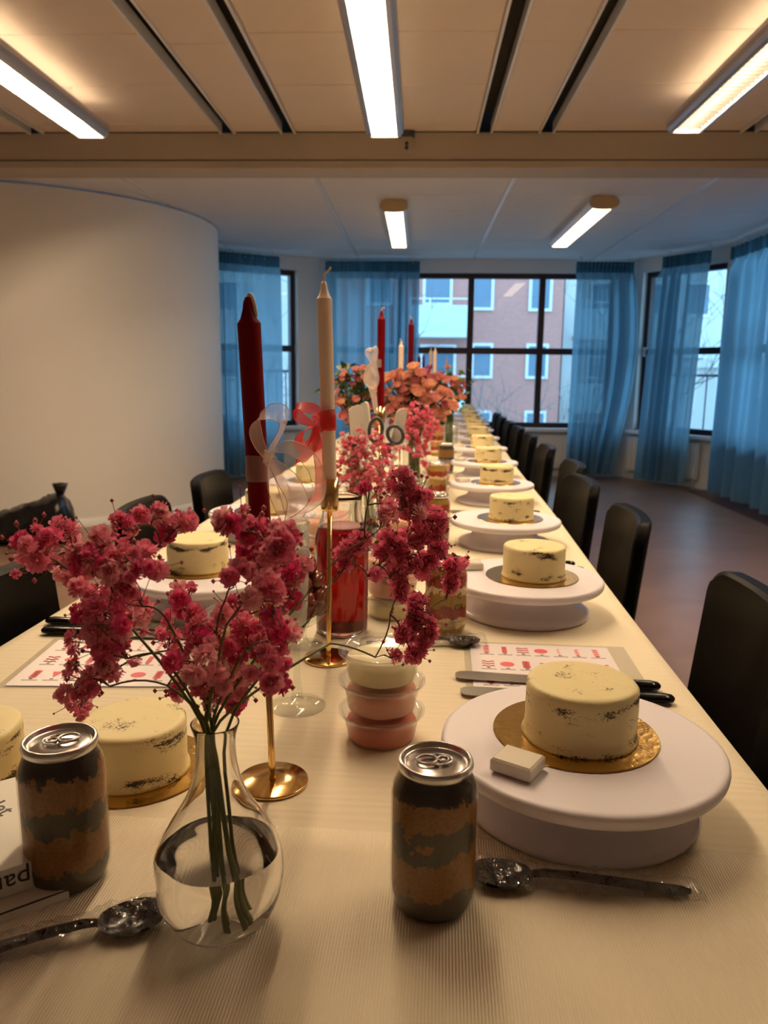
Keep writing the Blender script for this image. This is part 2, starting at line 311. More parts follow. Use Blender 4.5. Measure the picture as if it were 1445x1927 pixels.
# ------------------------------------------------------------------ mesh helpers
class MB:
    def __init__(s): s.v = []; s.f = []; s.sm = []
    def add(s, v, f, smooth=False):
        o = len(s.v); s.v += [tuple(p) for p in v]; s.f += [tuple(i+o for i in q) for q in f]; s.sm += [smooth]*len(f); return s
    def box(s, lo, hi, rot=None, piv=None):
        x0, y0, z0 = lo; x1, y1, z1 = hi
        v = [(x0, y0, z0), (x1, y0, z0), (x1, y1, z0), (x0, y1, z0), (x0, y0, z1), (x1, y0, z1), (x1, y1, z1), (x0, y1, z1)]
        if rot is not None: v = [rot @ V(p) for p in v]
        return s.add(v, [(0, 3, 2, 1), (4, 5, 6, 7), (0, 1, 5, 4), (1, 2, 6, 5), (2, 3, 7, 6), (3, 0, 4, 7)])
    def lathe(s, prof, n=32, c=(0, 0), mod=None, smooth=True, cap0=True, cap1=True):
        v = []; f = []
        for r, z in prof:
            for i in range(n):
                a = 2*pi*i/n; rr = r*(mod(a, z) if mod else 1.0)
                v.append((c[0]+rr*cos(a), c[1]+rr*sin(a), z))
        for j in range(len(prof)-1):
            for i in range(n):
                k = (i+1) % n; f.append((j*n+i, j*n+k, (j+1)*n+k, (j+1)*n+i))
        if cap0: f.append(tuple(range(n-1, -1, -1)))
        if cap1: f.append(tuple((len(prof)-1)*n+i for i in range(n)))
        return s.add(v, f, smooth)
    def tube(s, pts, rad, n=6, smooth=True):
        pts = [V(p) for p in pts]; v = []; f = []
        R = rad if isinstance(rad, (list, tuple)) else [rad]*len(pts)
        prev = None
        for i, p in enumerate(pts):
            d = (pts[min(i+1, len(pts)-1)]-pts[max(i-1, 0)]); d = d.normalized() if d.length > 1e-9 else V((0, 0, 1))
            if prev is None:
                a = V((0, 0, 1)) if abs(d.z) < 0.9 else V((1, 0, 0)); u = d.cross(a).normalized()
            else: u = (prev-d*prev.dot(d)); u = u.normalized() if u.length > 1e-6 else d.orthogonal().normalized()
            prev = u; w = d.cross(u)
            for k in range(n):
                a = 2*pi*k/n; v.append(p+(u*cos(a)+w*sin(a))*R[i])
        for i in range(len(pts)-1):
            for k in range(n):
                m = (k+1) % n; f.append((i*n+k, i*n+m, (i+1)*n+m, (i+1)*n+k))
        f.append(tuple(range(n-1, -1, -1))); f.append(tuple((len(pts)-1)*n+k for k in range(n)))
        return s.add(v, f, smooth)
    def grid(s, rows, smooth=True, closed=False):
        nr, nc = len(rows), len(rows[0]); v = [p for r in rows for p in r]; f = []
        for i in range(nr-1):
            for j in range(nc if closed else nc-1):
                k = (j+1) % nc; f.append((i*nc+j, i*nc+k, (i+1)*nc+k, (i+1)*nc+j))
        return s.add(v, f, smooth)
    def prism(s, poly, z0, z1, smooth=False):
        n = len(poly); v = [(x, y, z0) for x, y in poly]+[(x, y, z1) for x, y in poly]
        f = [tuple(range(n-1, -1, -1)), tuple(range(n, 2*n))]+[(i, (i+1) % n, n+(i+1) % n, n+i) for i in range(n)]
        return s.add(v, f, smooth)
    def xf(s, mat): s.v = [tuple(mat @ V(p)) for p in s.v]; return s
    def mesh(s, name, mat):
        me = bpy.data.meshes.new(name); me.from_pydata(s.v, [], s.f); me.polygons.foreach_set('use_smooth', s.sm)
        if mat: me.materials.append(M[mat] if isinstance(mat, str) else mat)
        me.update(); return me
    def build(s, name, mat, parent=None, loc=(0, 0, 0), rot=(0, 0, 0)): return link(name, s.mesh(name, mat), parent, loc, rot)
def link(name, me, parent=None, loc=(0, 0, 0), rot=(0, 0, 0), sc=None):
    o = bpy.data.objects.new(name, me); COL.objects.link(o); o.parent = parent; o.location = loc; o.rotation_euler = rot
    if sc is not None: o.scale = sc if hasattr(sc, '__len__') else (sc, sc, sc)
    return o
def tag(o, label, cat, group=None, kind=None):
    if label: o['label'] = label
    if cat: o['category'] = cat
    if group: o['group'] = group
    if kind: o['kind'] = kind
    return o
def thing(name, label, cat, loc=(0, 0, 0), rz=0.0, group=None):
    o = link(name, None, None, loc, (0, 0, rz)); o.empty_display_size = 0.05
    return tag(o, label, cat, group)
def struct(o, label=None, cat=None):
    o['kind'] = 'structure'
    if label: o['label'] = label
    if cat: o['category'] = cat
    return o
def kit(parts, parent):
    """parts: list of (name, mesh, [subparts]) -> objects sharing mesh data"""
    for p in parts:
        o = link(p[0], p[1], parent)
        for q in (p[2] if len(p) > 2 else []): link(q[0], q[1], o)
def bez(p0, p1, p2, n=8):
    p0, p1, p2 = V(p0), V(p1), V(p2)
    return [p0*(1-t)**2+p1*2*t*(1-t)+p2*t*t for t in [i/n for i in range(n+1)]]
def smoothpath(pts, sub=5):
    pts = [V(p) for p in pts]; out = []
    for i in range(len(pts)-1):
        a, b, c, d = pts[max(i-1, 0)], pts[i], pts[i+1], pts[min(i+2, len(pts)-1)]
        for k in range(sub):
            t = k/sub; out.append(0.5*((2*b)+(c-a)*t+(2*a-5*b+4*c-d)*t*t+(3*b-a-3*c+d)*t**3))
    out.append(pts[-1]); return out
RNG = random.Random(7)

# ================================================================== THE SETTING
ZN, ZF = 2.56, 2.40          # near ceiling, bay ceiling
YB0, YB1, ZB = 4.88, 5.13, 2.36
XR = 3.12; XL = -3.9; YBK = -2.6
o = MB().box((-6, YBK-0.3, -0.2), (5, 9.3, 0)).build('floor', 'floor'); struct(o, 'brown linoleum floor of the room', 'floor')
# the bay outline
WL = [V((-2.35, 8.12, 0)), V((-1.13, 8.95, 0))]; WC = [V((-1.13, 8.95, 0)), V((2.38, 8.92, 0))]
WR = [V((2.38, 8.92, 0)), V((3.06, 7.90, 0))]; WS = [V((3.06, 7.90, 0)), V((XR, YBK, 0))]
ZT = 2.8
def wall_seg(name, a, b, openings, parent_label, th=0.22):
    """straight wall a->b seen from inside (room on its right hand side going a->b), openings: (s0,s1,z0,z1)"""
    d = (b-a); L = d.length; d = d/L; n = V((-d.y, d.x, 0))      # outward normal
    rot = Matrix((( d.x, n.x, 0, a.x), (d.y, n.y, 0, a.y), (0, 0, 1, 0), (0, 0, 0, 1)))
    mb = MB(); cur = 0.0
    for (s0, s1, z0, z1) in openings:
        if s0 > cur: mb.box((cur, 0, 0), (s0, th, ZT))
        mb.box((s0, 0, 0), (s1, th, z0)); mb.box((s0, 0, z1), (s1, th, ZT)); cur = s1
    if cur < L: mb.box((cur, 0, 0), (L, th, ZT))
    mb.xf(rot); o = mb.build(name, 'wall'); struct(o, parent_label, 'wall'); return rot, L
def window(idx, rot, s0, s1, z0, z1, mull, label, handle=None):
    e = link('window_%d' % idx, None); e.matrix_world = rot @ Matrix.Translation((s0, 0.10, z0)); struct(e, label, 'window')
    w = s1-s0; h = z1-z0; tr = 1.41-z0; fw = 0.055; y0, y1 = -0.03, 0.04
    def bar(nm, lo, hi): MB().box(lo, hi).build(nm, 'frame', e)
    bar('frame_rail', (0, y0, 0), (w, y1, fw)); bar('frame_rail', (0, y0, h-fw), (w, y1, h))
    xs = [0]+list(mull)+[w]
    bar('frame_stile', (0, y0, fw), (fw, y1, h-fw)); bar('frame_stile', (w-fw, y0, fw), (w, y1, h-fw))
    for m_ in mull: bar('mullion', (m_-0.034, y0, fw), (m_+0.034, y1, h-fw))
    for i in range(len(xs)-1):
        xa = xs[i]+(fw if i == 0 else 0.034); xb = xs[i+1]-(fw if i == len(xs)-2 else 0.034)
        bar('transom', (xa, y0, tr-0.035), (xb, y1, tr+0.035))
        for (za, zb) in ((fw, tr-0.035), (tr+0.035, h-fw)):
            MB().box((xa-0.008, 0.0, za-0.008), (xb+0.008, 0.006, zb+0.008)).build('pane', 'pane', e)
    MB().box((-0.03, -0.20, -0.035), (w+0.03, -0.03, 0.0)).build('window_sill', 'sill', e)
    if handle is not None:
        mb = MB().box((handle-0.015, -0.05, tr-0.05), (handle+0.015, -0.03, tr+0.05)); mb.tube([(handle, -0.06, tr), (handle+0.05, -0.075, tr+0.03), (handle+0.13, -0.075, tr+0.07)], 0.01)
        h_ = mb.build('window_handle', 'metalw', e)
rL, LL = wall_seg('wall_bay_left', *WL, [(0.16, 1.20, 0.55, 2.26)], 'white angled wall of the bay beside the curved wall')
window(1, rL, 0.16, 1.20, 0.55, 2.26, [], 'maroon framed window in the angled wall beside the curved wall', 1.05)
rC, LC = wall_seg('wall_bay_middle', *WC, [(0.12, 3.32, 0.55, 2.26)], 'white middle wall of the bay with the wide window')
window(2, rC, 0.12, 3.32, 0.55, 2.26, [0.80, 1.59, 2.385], 'wide maroon framed window showing the brick building outside')
rR, LR = wall_seg('wall_bay_right', *WR, [(0.10, 1.13, 0.55, 2.26)], 'white angled wall of the bay with the tilted handle window')
window(3, rR, 0.10, 1.13, 0.55, 2.26, [], 'maroon framed window with a slanted handle in the angled wall', 0.03)
rS, LS = wall_seg('wall_right', *WS, [(0.25, 2.45, 0.55, 2.26)], 'white side wall behind the long teal curtain')
window(4, rS, 0.25, 2.45, 0.55, 2.26, [1.1], 'maroon framed window hidden behind the long teal curtain')
o = MB().box((XL-0.2, YBK-0.2, 0), (XL, 5.4, ZT)).build('wall_left', 'wall'); struct(o, 'white left wall of the room', 'wall')
o = MB().box((XL, YBK-0.2, 0), (XR+0.3, YBK, ZT)).build('wall_back', 'wall'); struct(o, 'white back wall behind the table end', 'wall')
# curved white wall
cc = V((-3.36, 6.82)); CRAD = 1.58; mb = MB(); rows = []
arc = [radians(-108+i*158/48) for i in range(49)]
mb.grid([[(cc.x+CRAD*cos(a), cc.y+CRAD*sin(a), z) for a in arc] for z in (0, 0.4, 1.2, 2.0, 2.385)])
mb.grid([[(cc.x+CRAD*cos(a), cc.y+CRAD*sin(a), 2.385) for a in arc], [(cc.x+(CRAD-0.1)*cos(a), cc.y+(CRAD-0.1)*sin(a), 2.385) for a in arc]], smooth=False)
o = mb.build('wall_curved', 'wallc'); struct(o, 'curved white plaster wall', 'wall')
MB().grid([[(cc.x+(CRAD+0.012)*cos(a), cc.y+(CRAD+0.012)*sin(a), z) for a in arc] for z in (0, 0.06)]+[[(cc.x+CRAD*cos(a), cc.y+CRAD*sin(a), 0.063) for a in arc]]).build('baseboard', 'sill', o)
pa = (cc.x+CRAD*cos(arc[0]), cc.y+CRAD*sin(arc[0])); pb = (cc.x+CRAD*cos(arc[-1]), cc.y+CRAD*sin(arc[-1]))
o = MB().box((XL-0.2, pa[1], 0), (pa[0]+0.02, pa[1]+0.2, ZT)).build('wall_left_return', 'wallc'); struct(o, 'white return wall beside the curved wall', 'wall')
o = MB().box((-2.6, 8.0, 0), (-2.3, 8.3, ZT)).build('wall_bay_corner', 'wall'); struct(o, 'white corner between curved wall and bay', 'wall')
# floor border along the side wall
d = (WS[1]-WS[0]).normalized(); nrm = V((d.y, -d.x, 0)); nrm = nrm if nrm.x < 0 else -nrm
a, b2 = WS[0], WS[0]+d*6
o = MB().add([tuple(a+V((0, 0, .004))), tuple(b2+V((0, 0, .004))), tuple(b2+nrm*0.30+V((0, 0, .004))), tuple(a+nrm*0.30+V((0, 0, .004))),
              tuple(a), tuple(b2), tuple(b2+nrm*0.30), tuple(a+nrm*0.30)], [(0, 1, 2, 3), (7, 6, 5, 4), (2, 6, 7, 3), (0, 3, 7, 4)]).build('trim_2', 'border'); struct(o, 'dark red floor border strip under the long curtain', 'floor trim')
for i, (a, b2) in enumerate((WL, WC, WR, WS)):
    d = (b2-a).normalized(); n = V((d.y, -d.x, 0)); mm = Matrix(((d.x, -n.x, 0, a.x), (d.y, -n.y, 0, a.y), (0, 0, 1, 0), (0, 0, 0, 1)))
    o = MB().box((0.02, -0.014, 0), ((b2-a).length-0.02, 0, 0.075)).xf(mm).build('baseboard_%s' % ['bay_left', 'bay_middle', 'bay_right', 'right'][i], 'sill'); struct(o, 'white baseboard under window wall', 'baseboard')
# ---- ceilings
ce = MB().box((-6, YBK-0.2, 2.70), (5, YB0+0.12, 2.80)).build('ceiling', 'slab'); struct(ce, 'panelled ceiling above the table with dark slots', 'ceiling')
rcs = [-2.505, -0.98, 0.545, 2.07]
fields = [(XL, rcs[0]-0.227)]+[(rcs[i]+0.227, rcs[i+1]-0.227) for i in range(3)]+[(rcs[3]+0.227, XR)]
ys = [4.72-0.6*k for k in range(13)]
cache = {}
def tileobj(name, x0, x1, y0, y1, z, th, mat, parent):
    w, h = round(x1-x0, 3), round(y1-y0, 3)
    if (w, h, mat) not in cache:
        e = 0.006; mb = MB()
        v = [(0, 0, th), (w, 0, th), (w, h, th), (0, h, th), (0, 0, e), (w, 0, e), (w, h, e), (0, h, e), (e, e, 0), (w-e, e, 0), (w-e, h-e, 0), (e, h-e, 0)]
        mb.add(v, [(0, 1, 2, 3), (0, 4, 5, 1), (1, 5, 6, 2), (2, 6, 7, 3), (3, 7, 4, 0), (4, 8, 9, 5), (5, 9, 10, 6), (6, 10, 11, 7), (7, 11, 8, 4), (8, 11, 10, 9)])
        cache[(w, h, mat)] = mb.mesh(name, mat)
    return link(name, cache[(w, h, mat)], parent, (x0, y0, z))
for (x0, x1) in fields:
    for k, y1 in enumerate([YB0]+ys):
        y0 = ys[k] if k < len(ys) else None
        if y0 is None or y0 < YBK-0.1: break
        tileobj('ceiling_tile', x0+0.003, x1-0.003, y0+0.002, y1-0.002, ZN, 0.02, 'tile', ce)
for rc in rcs:
    for k in range(6):
        y1 = 4.86-1.25*k-(0.0 if k == 0 else 0); y0 = y1-1.246
        tileobj('slot_panel', rc-0.135, rc+0.135, max(y0, YBK), y1, ZN-0.005, 0.02, 'tile', ce)
    for sx in (-1, 1):
        for off, nm in ((0.140, 'panel_lip'), (0.222, 'slot_edge')):
            MB().box((rc+sx*off-0.006, YBK, ZN-0.012), (rc+sx*off+0.006, YB0, ZN+0.05)).build(nm, 'metalw', ce)
cb = MB().box((-6, YB1-0.1, ZF+0.03), (5, 9.4, ZF+0.4)).build('ceiling_bay', 'slab'); struct(cb, 'lower white tiled ceiling of the bay', 'ceiling')
xs = [-0.69-1.285*2, -0.69-1.285, -0.69, 0.593, 1.877, 3.16]
yl = [5.13, 5.78, 6.41, 7.03, 7.66, 8.27, 8.95]
for i in range(len(xs)-1):
    for j in range(len(yl)-1):
        tileobj('ceiling_tile', xs[i]+0.012, xs[i+1]-0.012, yl[j]+0.004, yl[j+1]-0.004, ZF, 0.02, 'tile2', cb)
for x in xs: MB().box((x-0.014, 5.13, ZF-0.003), (x+0.014, 9.0, ZF+0.025)).build('ceiling_bar', 'metalw', cb)
for y in yl[1:-1]: MB().box((xs[0], y-0.007, ZF+0.001), (xs[-1], y+0.007, ZF+0.025)).build('ceiling_bar', 'tile2', cb)
bm = MB().box((-6, YB0, ZB), (5, YB1, 2.556)).build('trim_1', 'beam'); struct(bm, 'beige ceiling beam spanning the room', 'beam')
MB().box((-6, YB0-0.004, 2.40), (5, YB0, 2.404)).build('beam_seam', 'slab', bm)
bp = ony(765, 283, YB0)
mb = MB().box((bp.x-0.035, YB0-0.03, 2.43), (bp.x+0.035, YB0, 2.525)); w_ = mb.build('junction_box', 'beam', bm)
MB().box((bp.x-0.045, YB0-0.05, 2.525), (bp.x+0.045, YB0, 2.553)).build('junction_cap', 'grey', bm)
for q in (-0.012, 0.012):
    MB().lathe([(0.011, 0), (0.011, 0.004)], 16).xf(Matrix.Translation((bp.x, YB0-0.03, 2.475+q)) @ Matrix.Rotation(radians(90), 4, 'X')).build('socket_ring', 'grey', bm)

# ---- lamps above the table: aluminium sides, open below, an added cover on top spreads the upward light
def hung_lamp(x, y0, y1, z, louvre, label, up=0.22):
    e = thing('pendant_light', label, 'ceiling light', (x, y0, z), 0, 'long pendant lights above the table'); L = y1-y0
    for sx in (-1, 1):
        prof = [(0.066, -0.045), (0.084, -0.042), (0.098, -0.028), (0.103, -0.006), (0.098, 0.018), (0.084, 0.034), (0.074, 0.038)]
        inn = [(0.074, 0.034), (0.080, 0.020), (0.080, -0.010), (0.066, -0.040)]
        ring = prof+inn; mb = MB(); n = len(ring)
        vv = [(sx*px, 0.004, pz) for px, pz in ring]+[(sx*px, L-0.004, pz) for px, pz in ring]
        mb.add(vv, [(i, (i+1) % n, n+(i+1) % n, n+i) for i in range(n)], False); mb.build('side_profile', 'alu', e)
        mb = MB(); mb.grid([[(sx*px, y, pz) for px, pz in ((0.068, -0.041), (0.064, -0.012), (0.066, 0.012), (0.070, 0.032))] for y in (0.01, L-0.01)]); mb.build('reflector', 'refl', e)
    MB().box((-0.071, 0.01, 0.0335), (0.071, L-0.01, 0.0350)).build('added_glow_plate', 'updiff' if up else 'updim', e)  # added translucent plate, softens the glow on the ceiling
    for yy in (0.0, L-0.004):
        mb = MB(); pts = [(-0.104, -0.005), (-0.085, -0.043), (-0.066, -0.047), (0.066, -0.047), (0.085, -0.043), (0.104, -0.005), (0.085, 0.036), (-0.085, 0.036)]
        mb.add([(px, yy, pz) for px, pz in pts]+[(px, yy+0.004, pz) for px, pz in pts], [tuple(range(8)), tuple(range(15, 7, -1))]+[(i, i+8, (i+1) % 8+8, (i+1) % 8) for i in range(8)])
        mb.build('end_plate', 'metalw', e)
    MB().tube([(0, 0.05, -0.004), (0, L-0.05, -0.004)], 0.013, 12).build('fluorescent_tube', 'tube', e)
    if louvre:
        for k in range(int(L/0.045)):
            yy = 0.03+k*0.045; MB().box((-0.064, yy, -0.042), (0.064, yy+0.003, -0.020)).build('louvre_blade', 'louv', e)
    for yy in (0.22, L-0.22):
        mb = MB(); mb.tube([(-0.05, yy-0.05, 0.036), (0, yy, ZN-z-0.012)], 0.0022, 5); mb.tube([(0.05, yy+0.05, 0.036), (0, yy, ZN-z-0.012)], 0.0022, 5)
        mb.tube([(0, yy, ZN-z-0.02), (0, yy, ZN-z)], 0.004, 6); mb.build('hanger_wire', 'metalw', e)
    return e
hung_lamp(-0.20, 2.82, 4.36, 2.43, False, 'open pendant light with bright bare tube above the table, beside the beam socket', 0.0)
hung_lamp(-1.78, 2.82, 4.36, 2.43, False, 'open pendant light with white reflector on the curved wall side')
hung_lamp(1.35, 2.78, 4.30, 2.43, True, 'pendant light with louvred grille on the curtain side')
hung_lamp(-0.20, 1.10, 2.64, 2.43, False, 'open pendant light with bright bare tube above the near end of the table', 0.0)
hung_lamp(1.35, 1.06, 2.60, 2.43, True, 'pendant light with louvred grille above the near chairs')
def bay_lamp(x, y0, y1, label):
    e = thing('batten_light', label, 'ceiling light', (x, y0, ZF), 0, 'batten lights on the bay ceiling'); L = y1-y0
    pr = [(-0.062, 0), (-0.088, -0.018), (-0.092, -0.045), (-0.066, -0.074), (0.066, -0.074), (0.092, -0.045), (0.088, -0.018), (0.062, 0)]
    mb = MB(); n = len(pr); mb.add([(a, 0.03, b) for a, b in pr]+[(a, L, b) for a, b in pr], [(i, n+i, n+(i+1) % n, (i+1) % n) for i in range(n)]+[tuple(range(n, 2*n))]); mb.build('housing', 'metalw', e)
    mb = MB().box((-0.064, 0.03, -0.080), (0.064, L-0.01, -0.0745)); mb.build('diffuser', 'diffuser', e)
    n = 20; pts = [(0.105*abs(cos(2*pi*i/n))**0.6*(1 if cos(2*pi*i/n) > 0 else -1), -0.046+0.044*sin(2*pi*i/n)) for i in range(n)]
    mb = MB(); mb.add([(a, 0.0, b) for a, b in pts]+[(a, 0.03, b) for a, b in pts], [tuple(range(n)), tuple(range(2*n-1, n-1, -1))]+[(i, n+i, n+(i+1) % n, (i+1) % n) for i in range(n)]); mb.build('end_cap', 'endcap', e)
bay_lamp(-0.20, 5.90, 7.62, 'batten light with tan end cap straight behind the beam socket')
bay_lamp(1.29, 5.78, 7.55, 'batten light with tan end cap nearer the angled window wall')

# ---- curtains
def curtain(label, a, b, zt, zb, waves, amp, seed, dense=0.0, header=0.11, side=None):
    a = V((a[0], a[1], 0)); b = V((b[0], b[1], 0)); d = (b-a); L = d.length; d /= L; n = V((d.y, -d.x, 0)); rg = random.Random(seed)
    ph = [rg.uniform(0, 6.28) for _ in range(6)]; nc = int(L*110)+20
    e = thing('curtain', label, 'curtain', tuple(a+V((0, 0, zb))))
    def pt(u, z):
        v = (zt-z)/(zt-zb); uu = u
        if side: uu = side(u, v)
        w = (u+dense*0.28*sin(pi*u))*waves*2*pi; ga = 1+dense*0.55*cos(pi*u)
        off = 1.35*ga*amp*(0.55+0.5*v)*(sin(w+ph[0]+0.5*sin(3*u*pi+ph[1]))+0.45*sin(2.3*w+ph[2])+0.25*sin(0.4*w+ph[3]+2*v))
        if v < 0.06: off = 0.35*amp*sin(w*3+ph[4])
        p = a+d*(uu*L)+n*(off+0.02); return (p.x-a.x, p.y-a.y, z-zb)
    zs = [zt-header]+[zt-header-(zt-header-zb)*i/22 for i in range(1, 23)]
    MB().grid([[pt(j/nc, z) for j in range(nc+1)] for z in zs]).build('fabric', 'curt', e)
    def ph_(u, z):
        x, y, zz = pt(u, zt-header*0.5); k = 0.010*sin(u*L*150); return (x+n.x*k, y+n.y*k, z-zb)
    nh = nc*2; MB().grid([[ph_(j/nh, z) for j in range(nh+1)] for z in (zt, zt-0.02, zt-header+0.01, zt-header-0.004)]).build('header_tape', 'curth', e)
    mb = MB().tube([tuple(V((0, 0, zt-zb-0.03))-n*0.008-d*0.02), tuple(d*(L+0.02)+V((0, 0, zt-zb-0.03))-n*0.008)], 0.006, 8); mb.build('curtain_rod', 'metalw', e)
    for s in (0.08*L, 0.92*L):
        q_ = d*s-n*0.008; MB().box((q_.x-0.008, q_.y-0.008, zt-zb-0.03), (q_.x+0.008, q_.y+0.008, ZF-zb)).build('rod_bracket', 'metalw', e)
    return e
def inset(seg, s, off=0.27):
    d = (seg[1]-seg[0]).normalized(); n = V((d.y, -d.x, 0)); p = seg[0]+d*s+n*off; return (p.x, p.y)
curtain('sheer teal curtain hanging between curved wall and narrow window', inset(WL, 0.00), inset(WL, 0.86), 2.34, 0.06, 5, 0.05, 1, dense=0.9)
curtain('sheer teal curtain at the end of the wide window, behind the candles', inset(WC, 0.10), inset(WC, 1.13), 2.34, 0.06, 8, 0.045, 2, dense=-0.8)
curtain('gathered teal curtain bulging at its hem beside the wide window', inset(WC, 2.80, 0.28), inset(WC, 3.40, 0.28), 2.34, 0.06, 5, 0.06, 3,
        side=lambda u, v: u*(1.0+0.16*sin(pi*min(1, v/0.8)))-0.04*v-(0.10*u*max(0, v-0.78)/0.22))
curtain('sheer teal curtain across the middle of the slanted-handle window', inset(WR, 0.60), inset(WR, 1.16), 2.34, 0.06, 5, 0.05, 4, dense=0.7, side=lambda u, v: u-0.16*v)
curtain('long teal curtain covering the side wall window', inset(WS, 0.22, 0.12), inset(WS, 2.9, 0.12), 2.34, 0.05, 9, 0.06, 5)
# ---- radiators
def radiator(label, seg, s0, s1):
    d = (seg[1]-seg[0]).normalized(); a = seg[0]+d*s0; n = V((-d.y, d.x, 0)); L = s1-s0
    e = link('radiator', None); e.matrix_world = Matrix(((d.x, n.x, 0, a.x), (d.y, n.y, 0, a.y), (0, 0, 1, 0.10), (0, 0, 0, 1))); tag(e, label, 'radiator', 'white radiators under the windows')
    MB().box((0, -0.10, 0), (L, -0.04, 0.36)).build('panel', 'rad', e)
    me = MB().box((0, -0.114, 0.02), (0.022, -0.10, 0.34)).mesh('fin', 'rad')
    for k in range(int(L/0.045)): link('fin', me, e, (0.006+k*0.045, 0, 0))
    for s in (0.1, L-0.13): MB().box((s, -0.04, 0.05), (s+0.03, -0.001, 0.30)).build('bracket', 'rad', e)
    MB().box((-0.004, -0.112, 0.36), (L+0.004, -0.03, 0.372)).build('top_grille', 'rad', e)
    MB().tube([(L-0.04, -0.07, 0.0), (L-0.04, -0.07, -0.10)], 0.009).build('pipe', 'rad', e)
radiator('white panel radiator under the wide window', WC, 1.9, 3.2)
radiator('white panel radiator under the slanted-handle window', WR, 0.12, 1.02)
radiator('white panel radiator under the narrow window', WL, 0.2, 1.1)

# ================================================================== OUTSIDE
gd = MB().box((-40, 9.6, -4.4), (60, 80, -4.2)).build('ground_outside', 'ground'); struct(gd, 'grey ground outside the windows', 'ground')
YE = 30.0
def ext(x, y, Y=YE): return ony(x, y, Y)
def ext_rect(mb, x0, y0, x1, y1, ya, yb):
    a = ext((x0+x1)/2, y1); b = ext(x0, (y0+y1)/2); c = ext(x1, (y0+y1)/2); t_ = ext((x0+x1)/2, y0)
    mb.box((b.x, ya, a.z), (c.x, yb, t_.z)); return (b.x, c.x, a.z, t_.z)
def building(name, label, x0, x1, ztop, yf, depth, mat, wins, balc=(), extra=None):
    e = thing(name, label, 'building', ((x0+x1)/2, yf+depth/2, -4.2))
    ox, oy = (x0+x1)/2, yf+depth/2
    def P(mb): return mb.xf(Matrix.Translation((-ox, -oy, 4.2)))
    P(MB().box((x0, yf, -4.2), (x1, yf+depth, ztop))).build('facade', mat, e)
    P(MB().box((x0-0.2, yf-0.2, ztop), (x1+0.2, yf+depth+0.2, ztop+0.25))).build('roof_edge', 'stucco', e)
    for (a, b, c, d) in wins:      # x range, z range
        w = 0.10; f = MB()
        for q in ((a, c, b, c+w), (a, d-w, b, d), (a, c+w, a+w, d-w), (b-w, c+w, b, d-w)): f.box((q[0], yf-0.08, q[1]), (q[2], yf+0.02, q[3]))
        if b-a > 1.6: f.box(((a+b)/2-0.05, yf-0.08, c+w), ((a+b)/2+0.05, yf+0.02, d-w))
        fo = P(f).build('window_frame', 'extframe', e); P(MB().box((a+w, yf-0.03, c+w), (b-w, yf-0.01, d-w))).build('pane', 'extglass', fo)
    for (a, b, z0) in balc:
        P(MB().box((a, yf-1.3, z0-0.18), (b, yf, z0))).build('balcony_slab', 'stucco', e)
        bp_ = P(MB().box((a, yf-1.3, z0), (b, yf-1.25, z0+0.95))).build('balcony_panel', 'balcony', e)
        P(MB().box((a, yf-1.3, z0+1.15), (b, yf-1.25, z0+1.2))).build('balcony_rail', 'extframe', e)
        for k in range(4):
            xx = a+(b-a)*k/3; P(MB().box((xx-0.03, yf-1.3, z0+0.95), (xx+0.03, yf-1.25, z0+1.15))).build('rail_post', 'extframe', e)
    return e
def wr(x0, y0, x1, y1): b = ext(x0, (y0+y1)/2); c = ext(x1, (y0+y1)/2); a = ext((x0+x1)/2, y1); t_ = ext((x0+x1)/2, y0); return (b.x, c.x, a.z, t_.z)
bx0, bx1 = ext(640, 650).x, ext(1056, 650).x
w1 = [wr(888, 478, 930, 584), wr(996, 478, 1040, 586), wr(886, 646, 927, 712), wr(989, 647, 1031, 713), wr(885, 772, 924, 836), wr(985, 773, 1026, 838),
      wr(796, 478, 852, 575), wr(790, 648, 858, 706), wr(792, 772, 858, 835), wr(690, 478, 740, 575), wr(690, 648, 740, 706)]
bz = ext(825, 628).z; bz2 = bz-2.75
building('apartment_building', 'red brick apartment building with pale window frames and balconies', bx0, bx1, 9.0, YE, 9.0, 'brick', w1,
         [(ext(772, 600).x, ext(880, 600).x, bz), (ext(772, 600).x, ext(880, 600).x, bz2)])
c0, c1 = ext(1056, 650, 31).x, ext(1330, 650, 31).x
w2 = []
for zz in (bz-2.9, bz-0.15, bz+2.6):
    for k in range(4): w2.append((c0+1.0+k*1.75, c0+2.1+k*1.75, zz+0.9, zz+2.2))
building('apartment_building', 'pale stucco apartment building next to the brick one', c0+0.05, c1+1.5, 9.4, 31.0, 9.0, 'stucco', w2,
         [(c0+0.4, c0+2.6, bz), (c0+0.4, c0+2.6, bz-2.75)])
building('garden_shed', 'low pale outbuilding beyond the bare trees', 9.0, 22.0, 1.4, 24.0, 5.0, 'stucco', [(10+k*2.4, 11.4+k*2.4, -0.9, 0.6) for k in range(4)])
building('apartment_building', 'pale apartment building seen through the narrow window', -22.0, bx0-1.2, 8.0, 36.0, 8.0, 'stucco',
         [(-20+k*2.6, -18.6+k*2.6, zz, zz+1.4) for k in range(5) for zz in (-2.2, 0.8, 3.8)])
